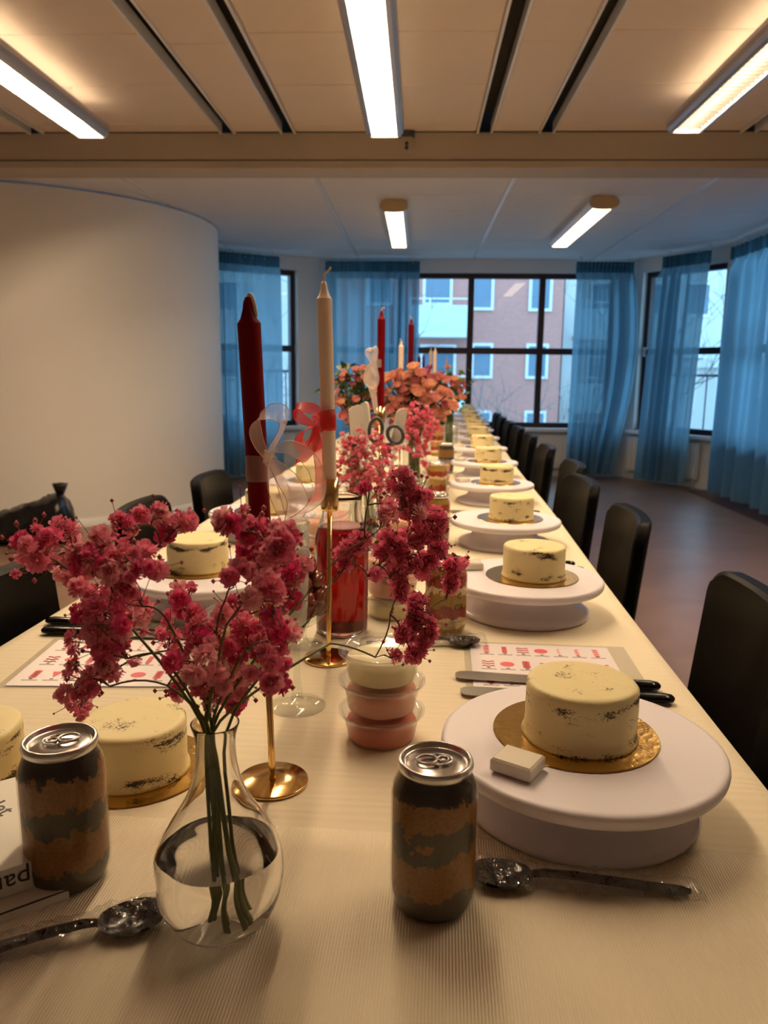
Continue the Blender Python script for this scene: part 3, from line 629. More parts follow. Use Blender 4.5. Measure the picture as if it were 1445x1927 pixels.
def tree(label, x, y, h, seed):
    rg = random.Random(seed); e = thing('bare_tree', label, 'tree', (x, y, -4.2), 0, 'bare winter trees outside'); trunk = MB(); br = MB()
    def grow(mb, p, d, r, L, lev):
        pts = [p]; q = p.copy(); dd = d.copy()
        for k in range(4):
            dd = (dd+V((rg.uniform(-.22, .22), rg.uniform(-.22, .22), rg.uniform(-.05, .16)))).normalized(); q = q+dd*(L/4); pts.append(q.copy())
        mb.tube(pts, [r*(1-0.17*k) for k in range(5)], 6 if lev < 2 else 4)
        if lev >= 5: return
        for k in range(3 if lev < 4 else 2):
            i = rg.choice((2, 3, 4)) if k else 4; ax = V((rg.uniform(-1, 1), rg.uniform(-1, 1), rg.uniform(-.3, .6))).normalized()
            grow(br, pts[i], (dd*0.75+ax*0.75).normalized(), r*0.56, L*rg.uniform(.62, .8), lev+1)
    grow(trunk, V((0, 0, 0)), V((0, 0, 1)), 0.10*h/8, h*0.38, 0)
    trunk.build('trunk', 'bark', e); br.build('branches', 'bark', e)
tree('bare winter tree in front of the pale building', 3.5, 17, 7.5, 3)
tree('bare winter tree outside the slanted-handle window', 6.9, 21.5, 8.6, 5)
tree('bare winter tree beside the low outbuilding', 11.8, 17.5, 7, 8)
tree('bare winter tree outside the narrow window', -2.9, 17.5, 8, 11)
tree('bare winter tree behind the narrow window railing', -8.2, 22.5, 8.5, 12)
def railing(label, a, b, z0, z1, n):
    e = thing('railing', label, 'railing', (a[0], a[1], z0)); A = V((0, 0, 0)); B = V((b[0]-a[0], b[1]-a[1], 0)); H_ = V((0, 0, z1-z0))
    MB().tube([A+H_, B+H_], 0.018).build('top_rail', 'frame', e); MB().tube([A, B], 0.014).build('bottom_rail', 'frame', e)
    me = MB().tube([(0, 0, 0), (0, 0, z1-z0)], 0.009, 5).mesh('bar', 'frame')
    for k in range(n+1): link('bar', me, e, tuple(A+(B-A)*(k/n)))
railing('dark railing outside the slanted-handle window', (2.95, 9.9), (4.6, 8.2), 0.2, 1.16, 14)
railing('dark railing outside the narrow window', (-3.2, 9.0), (-1.5, 10.2), 0.2, 1.16, 16)

# ================================================================== TABLE
TY0, TY1 = 0.12, 7.95
tw = 0.5; axis0 = V((-0.168+0.0335*TY0, TY0, 0)); RZ = -AZ; TL = (TY1-TY0)/cos(AZ)
tb = thing('dining_table', 'long banquet table under the cream paper cloth', 'table', (axis0.x, axis0.y, 0), RZ)
MB().box((-tw, 0.02, 0.700), (tw, TL-0.02, 0.7265)).build('tabletop', 'wood', tb)
for k in range(5):
    yy = 0.5+k*(TL-1.0)/4
    for sx in (-1, 1): MB().tube([(sx*0.12, yy, 0), (sx*0.12, yy, 0.70)], 0.02, 10).build('leg', 'tableleg', tb)
rg = random.Random(5); mb = MB()
yy_ = [i*TL/150 for i in range(151)]; rows = []
prof = [(-0.53, -0.24), (-0.529, -0.12), (-0.527, -0.03), (-0.524, -0.008), (-0.518, -0.0015), (-0.50, 0), (-0.25, 0), (0, 0), (0.25, 0), (0.50, 0), (0.518, -0.0015), (0.524, -0.008), (0.527, -0.03), (0.529, -0.12), (0.53, -0.24)]
for y in yy_:
    r_ = []
    for (x, z) in prof:
        dx = (0.012*sin(y*7+x*3)+0.008*sin(y*17+1))*min(1, -z/0.1) if z < -0.02 else 0.003*sin(y*3.1+x)*(1 if abs(x) > 0.5 else 0)
        r_.append((x+dx*(1 if x > 0 else -1)+(0.0), y, 0.7295+z))
    rows.append(r_)
cl = MB().grid(rows).build('tablecloth', 'cloth', None, (axis0.x, axis0.y, 0), (0, 0, RZ)); tag(cl, 'cream paper tablecloth covering the long banquet table', 'tablecloth')
so = cl.modifiers.new('thick', 'SOLIDIFY'); so.thickness = 0.0008; so.offset = -1
cl2 = MB()
yn = [0.0, 0.1, 0.25, 0.40, 0.52, 0.555]
rows = [[(x, (y if y < 0.5 else y-0.012*(x+0.5)), 0.7298+z*1.0+(0.0006 if abs(z) < .002 else 0)) for x, z in [(p[0]*1.004, p[1]*0.8) for p in prof]] for y in yn]
o = MB().grid(rows).build('table_paper', 'cloth2', None, (axis0.x, axis0.y, 0), (0, 0, RZ)); tag(o, 'ribbed beige paper sheet overlapping the near end of the tablecloth', 'table paper')
so = o.modifiers.new('thick', 'SOLIDIFY'); so.thickness = 0.0006; so.offset = 1

# ---- chairs
def chair_kit():
    zt, w, r, Tt = 0.812, 0.195, 0.050, 0.034
    def hw(z): 
        h = w if z > 0.56 else w-0.035*min(1, (0.56-z)/0.03)
        if z > zt-r: h = w-r+sqrt(max(0, r*r-(z-(zt-r))**2))
        return h
    zs = [0.40, 0.48, 0.53, 0.56]+[0.60, 0.66]+[zt-r+r*sin(i*pi/2/7) for i in range(8)]
    mb = MB(); us = [-1+2*i/12 for i in range(13)]
    lay = []
    for (t_, ins) in ((-Tt/2, 0.006), (-Tt/2+0.006, 0), (Tt/2-0.006, 0), (Tt/2, 0.006)):
        rows = []
        for z in zs:
            h = max(0.004, hw(z)-ins); zz = z-(ins if z > zt-0.02 else 0); rows.append([(u*h, -0.215-0.10*(zz-0.44)+t_+0.9*(u*h)**2*1.0, zz) for u in us])
        lay.append(rows)
    mb.grid([list(reversed(r_)) for r_ in lay[0]]); mb.grid(lay[3])
    for a, b in ((0, 1), (1, 2), (2, 3)):
        for col in (0, -1): mb.grid([[r_[col] for r_ in lay[a]], [r_[col] for r_ in lay[b]]])
        for row in (0, -1): mb.grid([lay[a][row], lay[b][row]])
    back = mb.mesh('backrest', 'black')
    n = 24; rr = 0.06; poly = []
    for (cx_, cy_, a0) in ((0.15, 0.15, 0), (-0.15, 0.15, 90), (-0.13, -0.14, 180), (0.13, -0.14, 270)):
        for k in range(6): a = radians(a0+k*18); poly.append((cx_+rr*cos(a), cy_+rr*sin(a)))
    seat = MB().prism(poly, 0.425, 0.445).mesh('seat', 'black')
    parts = [('backrest', back), ('seat', seat)]
    for sx in (-1, 1):
        for sy in (-1, 1):
            parts.append(('leg', MB().tube([(sx*0.15, sy*0.15, 0.425), (sx*0.175, sy*0.185, 0.0)], [0.017, 0.012], 10).mesh('leg', 'black')))
    return parts
CH = chair_kit()
def chair(x, y, rz, label, group):
    e = thing('chair', label, 'chair', (x, y, 0), radians(rz), group); kit(CH, e)
gR, gL = 'black chairs along the curtain side', 'black chairs along the curved wall side'
CR_ = [(0.216, 0.705, 88, 'black chair pushed close in beside the turntable with the near gold board'), (0.330, 1.25, 84, 'black chair pulled out beside the laminated sheet and palette knives'),
       (0.325, 1.99, 86, 'black chair alone against the open floor on the curtain side'), (0.335, 2.60, 92, None), (0.40, 3.10, 88, None), (0.41, 3.82, 88, None), (0.43, 4.52, 88, None), (0.44, 5.15, 90, None),
       (0.45, 5.75, 88, None), (0.46, 6.35, 88, None), (0.48, 6.95, 88, None)]
ORD = ['first', 'second', 'third', 'fourth', 'fifth', 'sixth', 'seventh', 'eighth', 'ninth', 'tenth', 'eleventh']
for i_, (x, y, rz, lb) in enumerate(CR_): chair(x, y, rz, lb or 'black chair, %s beyond the lone one on the open floor, curtain side' % ORD[i_-3], gR)
for x, y, rz, lb in [(-0.485, 1.20, -90, 'black chair behind the pink flowers, beside the curved-wall laminated sheet'), (-0.50, 1.98, -88, 'black chair between the bin bag and the sheet-side cake'), (-0.475, 2.56, -90, 'black chair in front of the first teal curtain')]:
    chair(x, y, rz, lb, gL)

# ---- turntables, boards, cakes, fondant
TT = 0.066
def tt_kit():
    plate = MB().lathe([(0.02, 0.050), (0.132, 0.050), (0.1375, 0.0515), (0.140, 0.055), (0.1408, 0.0595), (0.140, 0.0635), (0.1375, 0.0657), (0.133, 0.066), (0.108, 0.0658), (0.106, 0.0660), (0.02, 0.0660)], 64).mesh('plate', 'turn')
    base = MB().lathe([(0.116, 0.0), (0.119, 0.002), (0.119, 0.006), (0.115, 0.010), (0.104, 0.014), (0.093, 0.018), (0.084, 0.024), (0.080, 0.034), (0.079, 0.0495)], 56).mesh('base', 'turnb')
    return [('plate', plate), ('base', base)]
TTK = tt_kit()
def cake_mesh(seed):
    rg = random.Random(seed); a_ = [rg.uniform(0, 6.28) for _ in range(6)]
    def mod(a, z): return 1+0.010*sin(3*a+a_[0])+0.007*sin(5*a+a_[1]+60*z)+0.004*sin(11*a+a_[2])
    R = 0.0560; hs = 0.058/0.066
    return MB().lathe([(r_, z_*hs) for r_, z_ in [(R+0.0015, 0.0), (R+0.0025, 0.002), (R+0.0012, 0.005), (R, 0.010), (R-0.0005, 0.022), (R, 0.036), (R-0.0005, 0.050), (R-0.0005, 0.058), (R-0.001, 0.0625), (R-0.003, 0.0652), (R-0.008, 0.0660), (R*0.6, 0.0655), (R*0.2, 0.066)]], 72, mod=mod).mesh('cake', 'cake')
CKM = [cake_mesh(i) for i in range(4)]
BDM = MB().lathe([(0.083, 0), (0.0838, 0.0008), (0.083, 0.0018)], 64, smooth=False).mesh('cake_board', 'board')
def rbox(lx, ly, lz, r=0.002):
    mb = MB(); x, y, z = lx/2, ly/2, lz
    ring = lambda i, zz: [(-x+i, -y+i, zz), (x-i, -y+i, zz), (x-i, y-i, zz), (-x+i, y-i, zz)]
    vv = ring(r, 0)+ring(0, r)+ring(0, z-r)+ring(r, z)
    f = [(3, 2, 1, 0), (12, 13, 14, 15)]
    for k in range(3):
        for i in range(4): f.append((k*4+i, k*4+(i+1) % 4, (k+1)*4+(i+1) % 4, (k+1)*4+i))
    return mb.add(vv, f)
FDM = rbox(0.040, 0.034, 0.014).mesh('block', 'fond'); FWM = rbox(0.0412, 0.0352, 0.0152, 0.003).mesh('wrapper', 'wrap2')
def place_setting(x, y, i, tl, cl_, bl, tg, fond=None, onTable=False, cake_off=(0, 0)):
    z = T
    if not onTable:
        e = thing('cake_turntable', tl, 'turntable', (x, y, z), RNG.uniform(0, 6), tg); kit(TTK, e); z = T+TT
    cx_, cy_ = x+cake_off[0], y+cake_off[1]
    b = link('cake_board', BDM, None, (cx_, cy_, z)); tag(b, bl, 'cake board', 'gold cake boards'+tg[-18:] if False else 'gold cake boards')
    c = link('cake', CKM[i % 4], None, (cx_+0.003, cy_-0.004, z+0.0018), (0, 0, RNG.uniform(0, 6.28))); tag(c, cl_, 'cake', 'naked cream cakes')
    if fond:
        f = thing('fondant_block', fond[2], 'fondant', (x+fond[0], y+fond[1], z), radians(fond[3]), 'wrapped fondant blocks')
        link('block', FDM, f, (0, 0, 0.0006)); link('wrapper', FWM, f)
gt = 'white cake turntables'
RX = lambda Y: 0.145+0.043*Y
YT = [0.735, 1.375, 1.945, 2.60, 3.24]+[3.24+0.63*k for k in range(1, 8)]
place_setting(0.171, YT[0], 0, 'white turntable beside the wrapped black spoon, carrying the near gold board', 'cream cake with a dark crumb streak high on its side, above the wrapped spoon', 'gold board lying flat on the turntable beside the wrapped spoon', gt,
              (-0.072, -0.068, 'wrapped white fondant block next to the brown-layered can', -32), cake_off=(-0.003, 0.014))
place_setting(0.202, YT[1], 1, 'white turntable behind the laminated sheet with red patterns', 'cream cake on the turntable behind the laminated sheet', 'gold board on the turntable behind the laminated sheet', gt,
              (-0.095, 0.045, 'wrapped white fondant block on the turntable behind the laminated sheet', 5), cake_off=(0.012, 0.0))
for k in range(2, 12):
    Y = YT[k]; fo = None
    if k in (3, 4, 5, 7): fo = (-0.10, 0.0, 'wrapped white fondant block on the %s turntable beyond the laminated sheet' % ORD[k-1], 10*k)
    place_setting(RX(Y), Y, k, 'white cake turntable, %s beyond the laminated sheet on the curtain side' % ORD[k-1], 'crumb-banded cream cake, %s beyond the laminated sheet on the curtain side' % ORD[k-1], 'gold cake board on the %s turntable beyond the laminated sheet' % ORD[k-1], gt, fo, cake_off=(0.012, 0))
LB = [(-0.385, 1.36, 'white turntable behind the pink flowers beside the curved-wall chairs', 'cream cake on the turntable behind the pink flowers', 'gold board on the turntable behind the pink flowers'),
      (-0.405, 1.99, 'white turntable behind the tall red candle', 'cream cake half hidden by the tall red candle', 'gold board half hidden by the tall red candle'),
      (-0.365, 2.58, 'white turntable behind the red ribbon bow', 'cream cake behind the ribbon bows', 'gold board behind the ribbon bows')]
for i, (x, y, a, b, c) in enumerate(LB): place_setting(x, y, i+1, a, b, c, gt, cake_off=(-0.02, 0.02) if i == 0 else (0.01, 0.0))
place_setting(-0.304, 0.770, 3, '', 'cream cake with speckled top standing directly on the tablecloth behind the glass vase', 'gold board lying directly on the tablecloth behind the glass vase', gt, onTable=True)
place_setting(-0.474, 0.742, 2, '', 'cream cake on the tablecloth beside the white card box', 'gold board on the tablecloth beside the white card box', gt, onTable=True)

# ---- palette knives
def knife_kit():
    blade = MB(); pts = []
    out = [(0.0, 0.010), (0.02, 0.0125), (0.13, 0.0145), (0.142, 0.012), (0.148, 0.006)]
    poly = [(x, y) for x, y in out]+[(x, -y) for x, y in reversed(out)]
    blade.prism([(x, y) for x, y in poly], 0.004, 0.0052); blade.box((-0.03, -0.006, 0.004), (0.004, 0.006, 0.0056))
    hp = [(-0.135, 0.004), (-0.132, 0.0085), (-0.122, 0.011), (-0.07, 0.0095), (-0.035, 0.0085), (-0.026, 0.006)]
    rows = []
    for x, r in hp: rows.append([(x, r*cos(2*pi*k/12), 0.0066+0.0062*(r/0.011)*sin(2*pi*k/12)) for k in range(12)])
    h = MB().grid(rows, closed=True); h.f += [tuple(range(11, -1, -1)), tuple(60+k for k in range(12))]; h.sm += [True, True]
    return [('blade', blade.mesh('blade', 'blade')), ('handle', h.mesh('handle', 'blackp'))]
KK = knife_kit()
def knife(pa, pb, label):
    """pa blade tip, pb handle end"""
    a, b = V(pa), V(pb); d = a-b; c = b+d.normalized()*0.135
    e = thing('palette_knife', label, 'palette knife', (c.x, c.y, T+0.0005), math.atan2(d.y, d.x), 'black handled palette knives'); kit(KK, e)
knife(onz(858, 1275, T)[:2], onz(1242, 1300, T)[:2], 'palette knife lying across the laminated sheet, farther of the two behind the cake'); knife(onz(870, 1306, T)[:2], onz(1268, 1324, T)[:2], 'palette knife touching the near turntable, nearer of the two behind the cake')
knife((-0.335, 1.182), (-0.611, 1.186), 'palette knife with black handle lying at the edge of the curved-wall-side sheet'); knife((-0.352, 1.216), (-0.628, 1.236), 'palette knife with black handle beyond the curved-wall-side sheet')
for k in (2, 3, 4, 5):
    Y = YT[k]-0.27
    for q in (0, 1): knife((RX(Y)-0.10, Y+q*0.05), (edge_r(Y)-0.035-0.01*q, Y+q*0.05-0.01), 'palette knife, %s of the pair before the %s turntable beyond the laminated sheet' % (('nearer', 'farther')[q], ORD[k-1]))

# ---- wrapped spoons
def spoon_kit():
    mb = MB(); rows = []
    for i in range(11):
        s = -1+2*i/10; w = 0.0185*sqrt(max(0.0, 1-s*s))*(1-0.12*s)+0.0012; row = []
        for k in range(9):
            u = -1+2*k/8; row.append((s*0.027, u*w, 0.0085-0.0075*(1-u*u)*(1-s*s)+0.003*s*s*0.3))
        rows.append(row)
    mb.grid(rows); b2_ = [[(x, y, z-0.0012) for x, y, z in reversed(r_)] for r_ in rows]; mb.grid(b2_)
    bowl = mb.mesh('bowl', 'blackp')
    hp = [(0.024, 0.0035, 0.0095), (0.035, 0.0045, 0.0115), (0.06, 0.0052, 0.011), (0.10, 0.0055, 0.008), (0.135, 0.0058, 0.0055), (0.150, 0.0052, 0.005), (0.156, 0.002, 0.0048)]
    rows = [[(x, w*cx_, z+h) for cx_, h in ((-1, -0.0012), (-1, 0.001), (-0.45, 0.0022), (0.45, 0.0022), (1, 0.001), (1, -0.0012), (0, -0.0022))] for x, w, z in hp]
    hd = MB().grid(rows, smooth=False, closed=True); hd.f += [tuple(range(6, -1, -1)), tuple(42+k for k in range(7))]; hd.sm += [False]*2
    rg = random.Random(3); rows = []
    for i in range(40):
        s = i/39; x = -0.038+s*0.206; w = 0.021*(1-s)+0.011*s+0.003*rg.uniform(-1, 1); h = 0.0085*(1-s)+0.006*s+0.0012*rg.uniform(-1, 1)
        if i in (0, 39): h *= 0.15
        rows.append([(x+rg.uniform(-.0015, .0015), w*cos(2*pi*k/14)*(1+0.10*rg.uniform(-1, 1)), max(0.0003, h+0.0008+h*sin(2*pi*k/14)*(1+0.30*rg.uniform(-1, 1)))) for k in range(14)])
    wr_ = MB().grid(rows, smooth=False, closed=True)
    return [('bowl', bowl), ('handle', hd.mesh('handle', 'blackp')), ('wrapper', wr_.mesh('wrapper', 'wrap'))]
SK = spoon_kit()
def spoon(pb, ph_, label):
    a, b = V(pb), V(ph_); d = b-a; e = thing('plastic_spoon', label, 'spoon', (a.x, a.y, T+0.0006), math.atan2(d.y, d.x), 'wrapped black plastic spoons'); kit(SK, e)
    s = d.length/0.156 if d.length < 0.25 else 1.0
spoon(onz(945, 1650, T+0.005)[:2], onz(1325, 1690, T)[:2], 'black plastic spoon in clear film in front of the near turntable')
spoon(onz(248, 1732, T+0.005)[:2], onz(-40, 1812, T)[:2], 'black plastic spoon in clear film beside the glass vase')
spoon(onz(872, 1214, T)[:2], onz(770, 1215, T)[:2], 'black plastic spoon in clear film beside the berry-layered can')
spoon((0.125, 1.60), (0.02, 1.575), 'black plastic spoon in clear film by a far berry-layered can')

# ---- layered cake cans
CANPROF = [(0.026, 0.0), (0.0295, 0.0012), (0.0315, 0.005), (0.0338, 0.012), (0.0345, 0.020), (0.0345, 0.094), (0.0335, 0.101), (0.0305, 0.108), (0.0285, 0.112), (0.0280, 0.116)]
def can_kit(fill):
    shell = MB().lathe(CANPROF, 48, cap1=False).mesh('shell', 'pet')
    fl = MB().lathe([(r-0.0012, z+0.0012) for r, z in CANPROF], 48).mesh('cake_filling', fill)
    lid = MB().lathe([(0.0275, 0.1145), (0.0292, 0.116), (0.0298, 0.1195), (0.0290, 0.1225), (0.0275, 0.1232), (0.0264, 0.1225), (0.0258, 0.1195), (0.0235, 0.1185), (0.0225, 0.1195), (0.010, 0.1197), (0.001, 0.1197)], 48, cap0=False).mesh('lid', 'lid')
    # pull tab: ring with eye
    mb = MB(); outer = [(0.0085*cos(2*pi*k/20)-0.006, 0.0075*sin(2*pi*k/20)) for k in range(20)]; 
    for k in range(20):
        pass
    ring = [(0.0080*cos(a)+0.007, 0.0070*sin(a), 0.1222) for a in [2*pi*k/20 for k in range(21)]]; mb.tube(ring, 0.0012, 6)
    ring = [(0.0042*cos(a)-0.006, 0.0042*sin(a), 0.1218) for a in [2*pi*k/16 for k in range(17)]]; mb.tube(ring, 0.0011, 6)
    ring = [(0.0100*cos(a)-0.003, 0.0082*sin(a), 0.1214) for a in [pi/2+pi*k/12 for k in range(13)]]; mb.tube(ring, 0.0011, 6)
    mb.tube([(-0.003, 0.0082, 0.1214), (0.008, 0.0070, 0.122)], 0.0011, 6); mb.tube([(-0.003, -0.0082, 0.1214), (0.008, -0.0070, 0.122)], 0.0011, 6)
    mb.lathe([(0.0026, 0.1195), (0.0026, 0.1212), (0.001, 0.1218)], 14, c=(-0.006, 0))
    mb.box((-0.0015, -0.007, 0.1208), (0.0005, 0.007, 0.1218))
    return [('cake_filling', fl), ('shell', shell), ('lid', lid, [('pull_tab', mb.mesh('pull_tab', 'lid'))])]
CKS = {k: can_kit(k) for k in ('fill_dark', 'fill_red', 'fill_amber')}
def text_mesh(body, size, mat, name='lettering', depth=0.0002):
    cu = bpy.data.curves.new('t', 'FONT'); cu.body = body; cu.size = size; cu.align_x = 'CENTER'; cu.extrude = depth; cu.resolution_u = 3
    ob = bpy.data.objects.new('t', cu); COL.objects.link(ob); dg = bpy.context.evaluated_depsgraph_get(); dg.update()
    me = bpy.data.meshes.new_from_object(ob.evaluated_get(dg)); bpy.data.objects.remove(ob); me.name = name; me.materials.clear(); me.materials.append(M[mat]); return me
def can(x, y, fill, label, group='layered cake cans', rz=0.0, lab=False):
    e = thing('cake_can', label, 'cake can', (x, y, T), rz, group); e.scale = (1.02, 1.02, 1.045); kit(CKS[fill], e)
    if lab:
        R = 0.0349
        def onc(s, z): a = s/R; return (R*cos(a), R*sin(a), z)
        mb = MB()
        for s0, s1, z0, z1 in ((-0.018, 0.018, 0.026, 0.0265), (-0.018, 0.018, 0.0895, 0.090), (-0.018, -0.0175, 0.026, 0.090), (0.0175, 0.018, 0.026, 0.090)):
            nn = max(2, int((s1-s0)/0.002)); mb.grid([[onc(s0+(s1-s0)*k/nn, z) for k in range(nn+1)] for z in (z0, z1)])
        mb.build('label_outline', 'inkk', e)
        for txt, z in (('C', 0.064), ('CA', 0.046)):
            me = text_mesh(txt, 0.014, 'inkk')
            for v in me.vertices: p = onc(v.co.x-0.004, z+v.co.y); v.co = (p[0]+0.0003*cos((v.co.x)/R), p[1], p[2])
            link('lettering', me, e)
can(0.0194, 0.569, 'fill_dark', 'brown and tan layered cake can beside the wrapped fondant turntable', rz=radians(190))
can(-0.292, 0.583, 'fill_dark', 'brown and tan layered cake can touching the white card box', rz=radians(20))
can(0.053, 1.245, 'fill_red', 'berry and cream layered cake can beside the laminated sheet', rz=radians(-48), lab=True)
can(0.052, 1.93, 'fill_red', 'berry and cream layered cake can behind the pink flowers', rz=radians(-40), lab=True)
can(0.070, 2.62, 'fill_red', 'berry and cream layered cake can in front of the orange frosting tub', rz=radians(-40), lab=True)
can(0.128, 3.36, 'fill_amber', 'amber and black layered cake can beside far turntables')
can(0.105, 4.05, 'fill_red', 'berry and cream layered cake can beyond the amber one'); can(0.125, 4.75, 'fill_red', 'farthest berry and cream layered cake can by the rose vase')

# ---- frosting tubs
def tub_kit(fr, swirl):
    c = MB().lathe([(0.0395, 0), (0.0415, 0.001), (0.0425, 0.004), (0.0478, 0.033), (0.0520, 0.0335), (0.0525, 0.0355)], 48, cap1=False)
    lid = MB().lathe([(0.0535, 0.0330), (0.0545, 0.0345), (0.0545, 0.0385), (0.0530, 0.0398), (0.0510, 0.0385), (0.0480, 0.0352), (0.0450, 0.0345), (0.002, 0.0345)], 48, cap0=False)
    def mod(a, z): return 1+0.012*sin(5*a+40*z)+0.008*sin(9*a)
    pf = [(0.0400, 0.0013), (0.0415, 0.006), (0.0440, 0.020), (0.0440, 0.027), (0.036, 0.0315), (0.022, 0.0325), (0.010, 0.0335), (0.001, 0.0338)] if swirl else [(0.0402, 0.0013), (0.0416, 0.006), (0.0445, 0.022), (0.0425, 0.027), (0.030, 0.0285), (0.001, 0.029)]
    f = MB().lathe(pf, 48, mod=mod, cap0=True, cap1=False)
    return [('frosting', f.mesh('frosting', fr)), ('cup', c.mesh('cup', 'cup')), ('lid', lid.mesh('lid', 'cup'))]
TKS = {}
def tub(x, y, lvl, fr, label, s=1.0):
    if fr not in TKS: TKS[fr] = tub_kit(fr, fr == 'fr_cream')
    e = thing('frosting_tub', label, 'frosting tub', (x, y, T+lvl*0.0396*s), RNG.uniform(0, 6), 'clear tubs of coloured frosting'); e.scale = (s, s, s); kit(TKS[fr], e)
q = (-0.0365, 0.861)
tub(*q, 0, 'fr_coral', 'coral frosting tub at the bottom of the stack behind the brown-layered can', 0.945); tub(*q, 1, 'fr_pink', 'pale pink frosting tub in the middle of the stack behind the brown-layered can', 0.945); tub(*q, 2, 'fr_cream', 'cream frosting tub on top of the stack behind the brown-layered can', 0.945)
q = (-0.040, 1.335); tub(*q, 0, 'fr_cream', 'cream frosting tub under the peach one beside the juice carafe'); tub(*q, 1, 'fr_peach', 'peach frosting tub on the cream one beside the juice carafe'); tub(*q, 2, 'fr_pink', 'pink frosting tub topping the stack beside the juice carafe')
q = (-0.258, 1.09); tub(*q, 0, 'fr_cream', 'cream frosting tub under the peach one, behind the gold candle stem'); tub(*q, 1, 'fr_peach', 'peach frosting tub behind the gold candle stem')
q = (-0.185, 1.62); tub(*q, 0, 'fr_cream', 'cream frosting tub at the bottom of the stack behind the juice carafe', 1.1); tub(*q, 1, 'fr_orange', 'orange frosting tub in the stack behind the juice carafe', 1.1); tub(*q, 2, 'fr_peach', 'peach frosting tub topping the stack behind the juice carafe', 1.1)
q = (-0.035, 1.66); tub(*q, 0, 'fr_cream', 'cream frosting tub at the bottom of the stack by the far vase', 1.1); tub(*q, 1, 'fr_pink', 'pink frosting tub in the stack by the far vase', 1.1); tub(*q, 2, 'fr_peach', 'peach frosting tub topping the stack by the far vase', 1.1)
q = (0.075, 2.76); tub(*q, 0, 'fr_cream', 'cream frosting tub under the far orange tub'); tub(*q, 1, 'fr_coral', 'coral frosting tub between far stacked tubs'); tub(*q, 2, 'fr_orange', 'orange frosting tub on top of the far stack')

# ---- laminated sheets
def sheet(c, w, h, rz, label):
    e = thing('instruction_sheet', label, 'instruction sheet', (c[0], c[1], T+0.0006), rz, 'laminated piping guides')
    MB().box((-w/2, -h/2, 0), (w/2, h/2, 0.0004)).build('laminate', 'lam', e)
    MB().box((-w/2+0.010, -h/2+0.008, 0.0004), (w/2-0.028, h/2-0.008, 0.0006)).build('paper', 'sheet', e)
    z = 0.0008; red = MB(); gr = MB(); dk = MB()
    ncol, nrow = 7, 3
    for i in range(ncol):
        for j in range(nrow):
            cx_ = -w/2+0.035+i*(w-0.085)/(ncol-1); cy_ = h/2-0.035-j*(h-0.06)/(nrow-0.6)
            kind = (i+2*j) % 6
            def blob(x, y, rx, ry, mb=red): mb.prism([(x+rx*cos(2*pi*k/10), y+ry*sin(2*pi*k/10)) for k in range(10)], z-0.0002, z)
            if i >= 4 and j == 0 and i < 6:
                for k in range(6): blob(cx_-0.002+0.002*(k % 2), cy_-0.014+k*0.005, 0.003 if i == 5 else 0.0012, 0.002)
            elif kind == 0:
                for k in range(4): blob(cx_, cy_-0.012+k*0.008, 0.005, 0.003)
            elif kind == 1:
                for k in range(9): blob(cx_, cy_-0.012+k*0.003, 0.0042, 0.002)
            elif kind == 2:
                for k in range(3):
                    red.tube([(cx_-0.009+q*0.003, cy_-0.010+k*0.009+0.002*sin(q*1.6), z) for q in range(7)], 0.0010, 4)
            elif kind == 3:
                blob(cx_, cy_, 0.011, 0.010)
            elif kind == 4:
                for k in range(6): blob(cx_, cy_-0.011+k*0.0045, 0.006, 0.0035)
            else: red.prism([(cx_-0.008, cy_+0.010), (cx_, cy_-0.012), (cx_+0.008, cy_+0.010)], z-0.0002, z)
            gr.box((cx_-0.011, cy_-0.0225, z-0.0002), (cx_+0.011, cy_-0.0195, z)); blob(cx_, cy_-0.0165, 0.003, 0.0015, dk)
    for mb_, nm, mt in ((red, 'printed_patterns', 'ink'), (gr, 'printed_nozzles', 'inkg'), (dk, 'printed_tips', 'inkk')): mb_.build(nm, mt, e)['kind'] = 'stuff'
sheet((0.205, 1.092), 0.255, 0.205, radians(-2), 'laminated sheet of red piping patterns under the palette knives, beside the berry-layered can')
sheet((-0.445, 1.072), 0.26, 0.20, radians(3), 'laminated sheet of red piping patterns behind the pink flowers')

# ---- white card box at the near corner
bx = thing('card_box', 'white flat card box printed with black letters beside the brown-layered can', 'box', (-0.421, 0.560, T+0.011), radians(38))
MB().box((-0.10, -0.075, 0), (0.10, 0.075, 0.024)).build('body', 'box', bx)
link('lettering', text_mesh('panda', 0.022, 'inkk'), bx, (0.058, -0.0754, 0.0185), (radians(90), radians(180), 0))
link('lettering', text_mesh('let', 0.024, 'inkk'), bx, (0.072, 0.02, 0.0242), (0, 0, radians(-70)))
bx2 = thing('booklet', 'thin white booklet lying under the card box', 'booklet', (-0.411, 0.552, T+0.0006), radians(38.5))
MB().box((-0.105, -0.080, 0), (0.105, 0.080, 0.010)).build('pages', 'box', bx2); MB().box((-0.1055, -0.0805, 0.0082), (0.1055, -0.0785, 0.0096)).build('cover_edge', 'inkk', bx2)

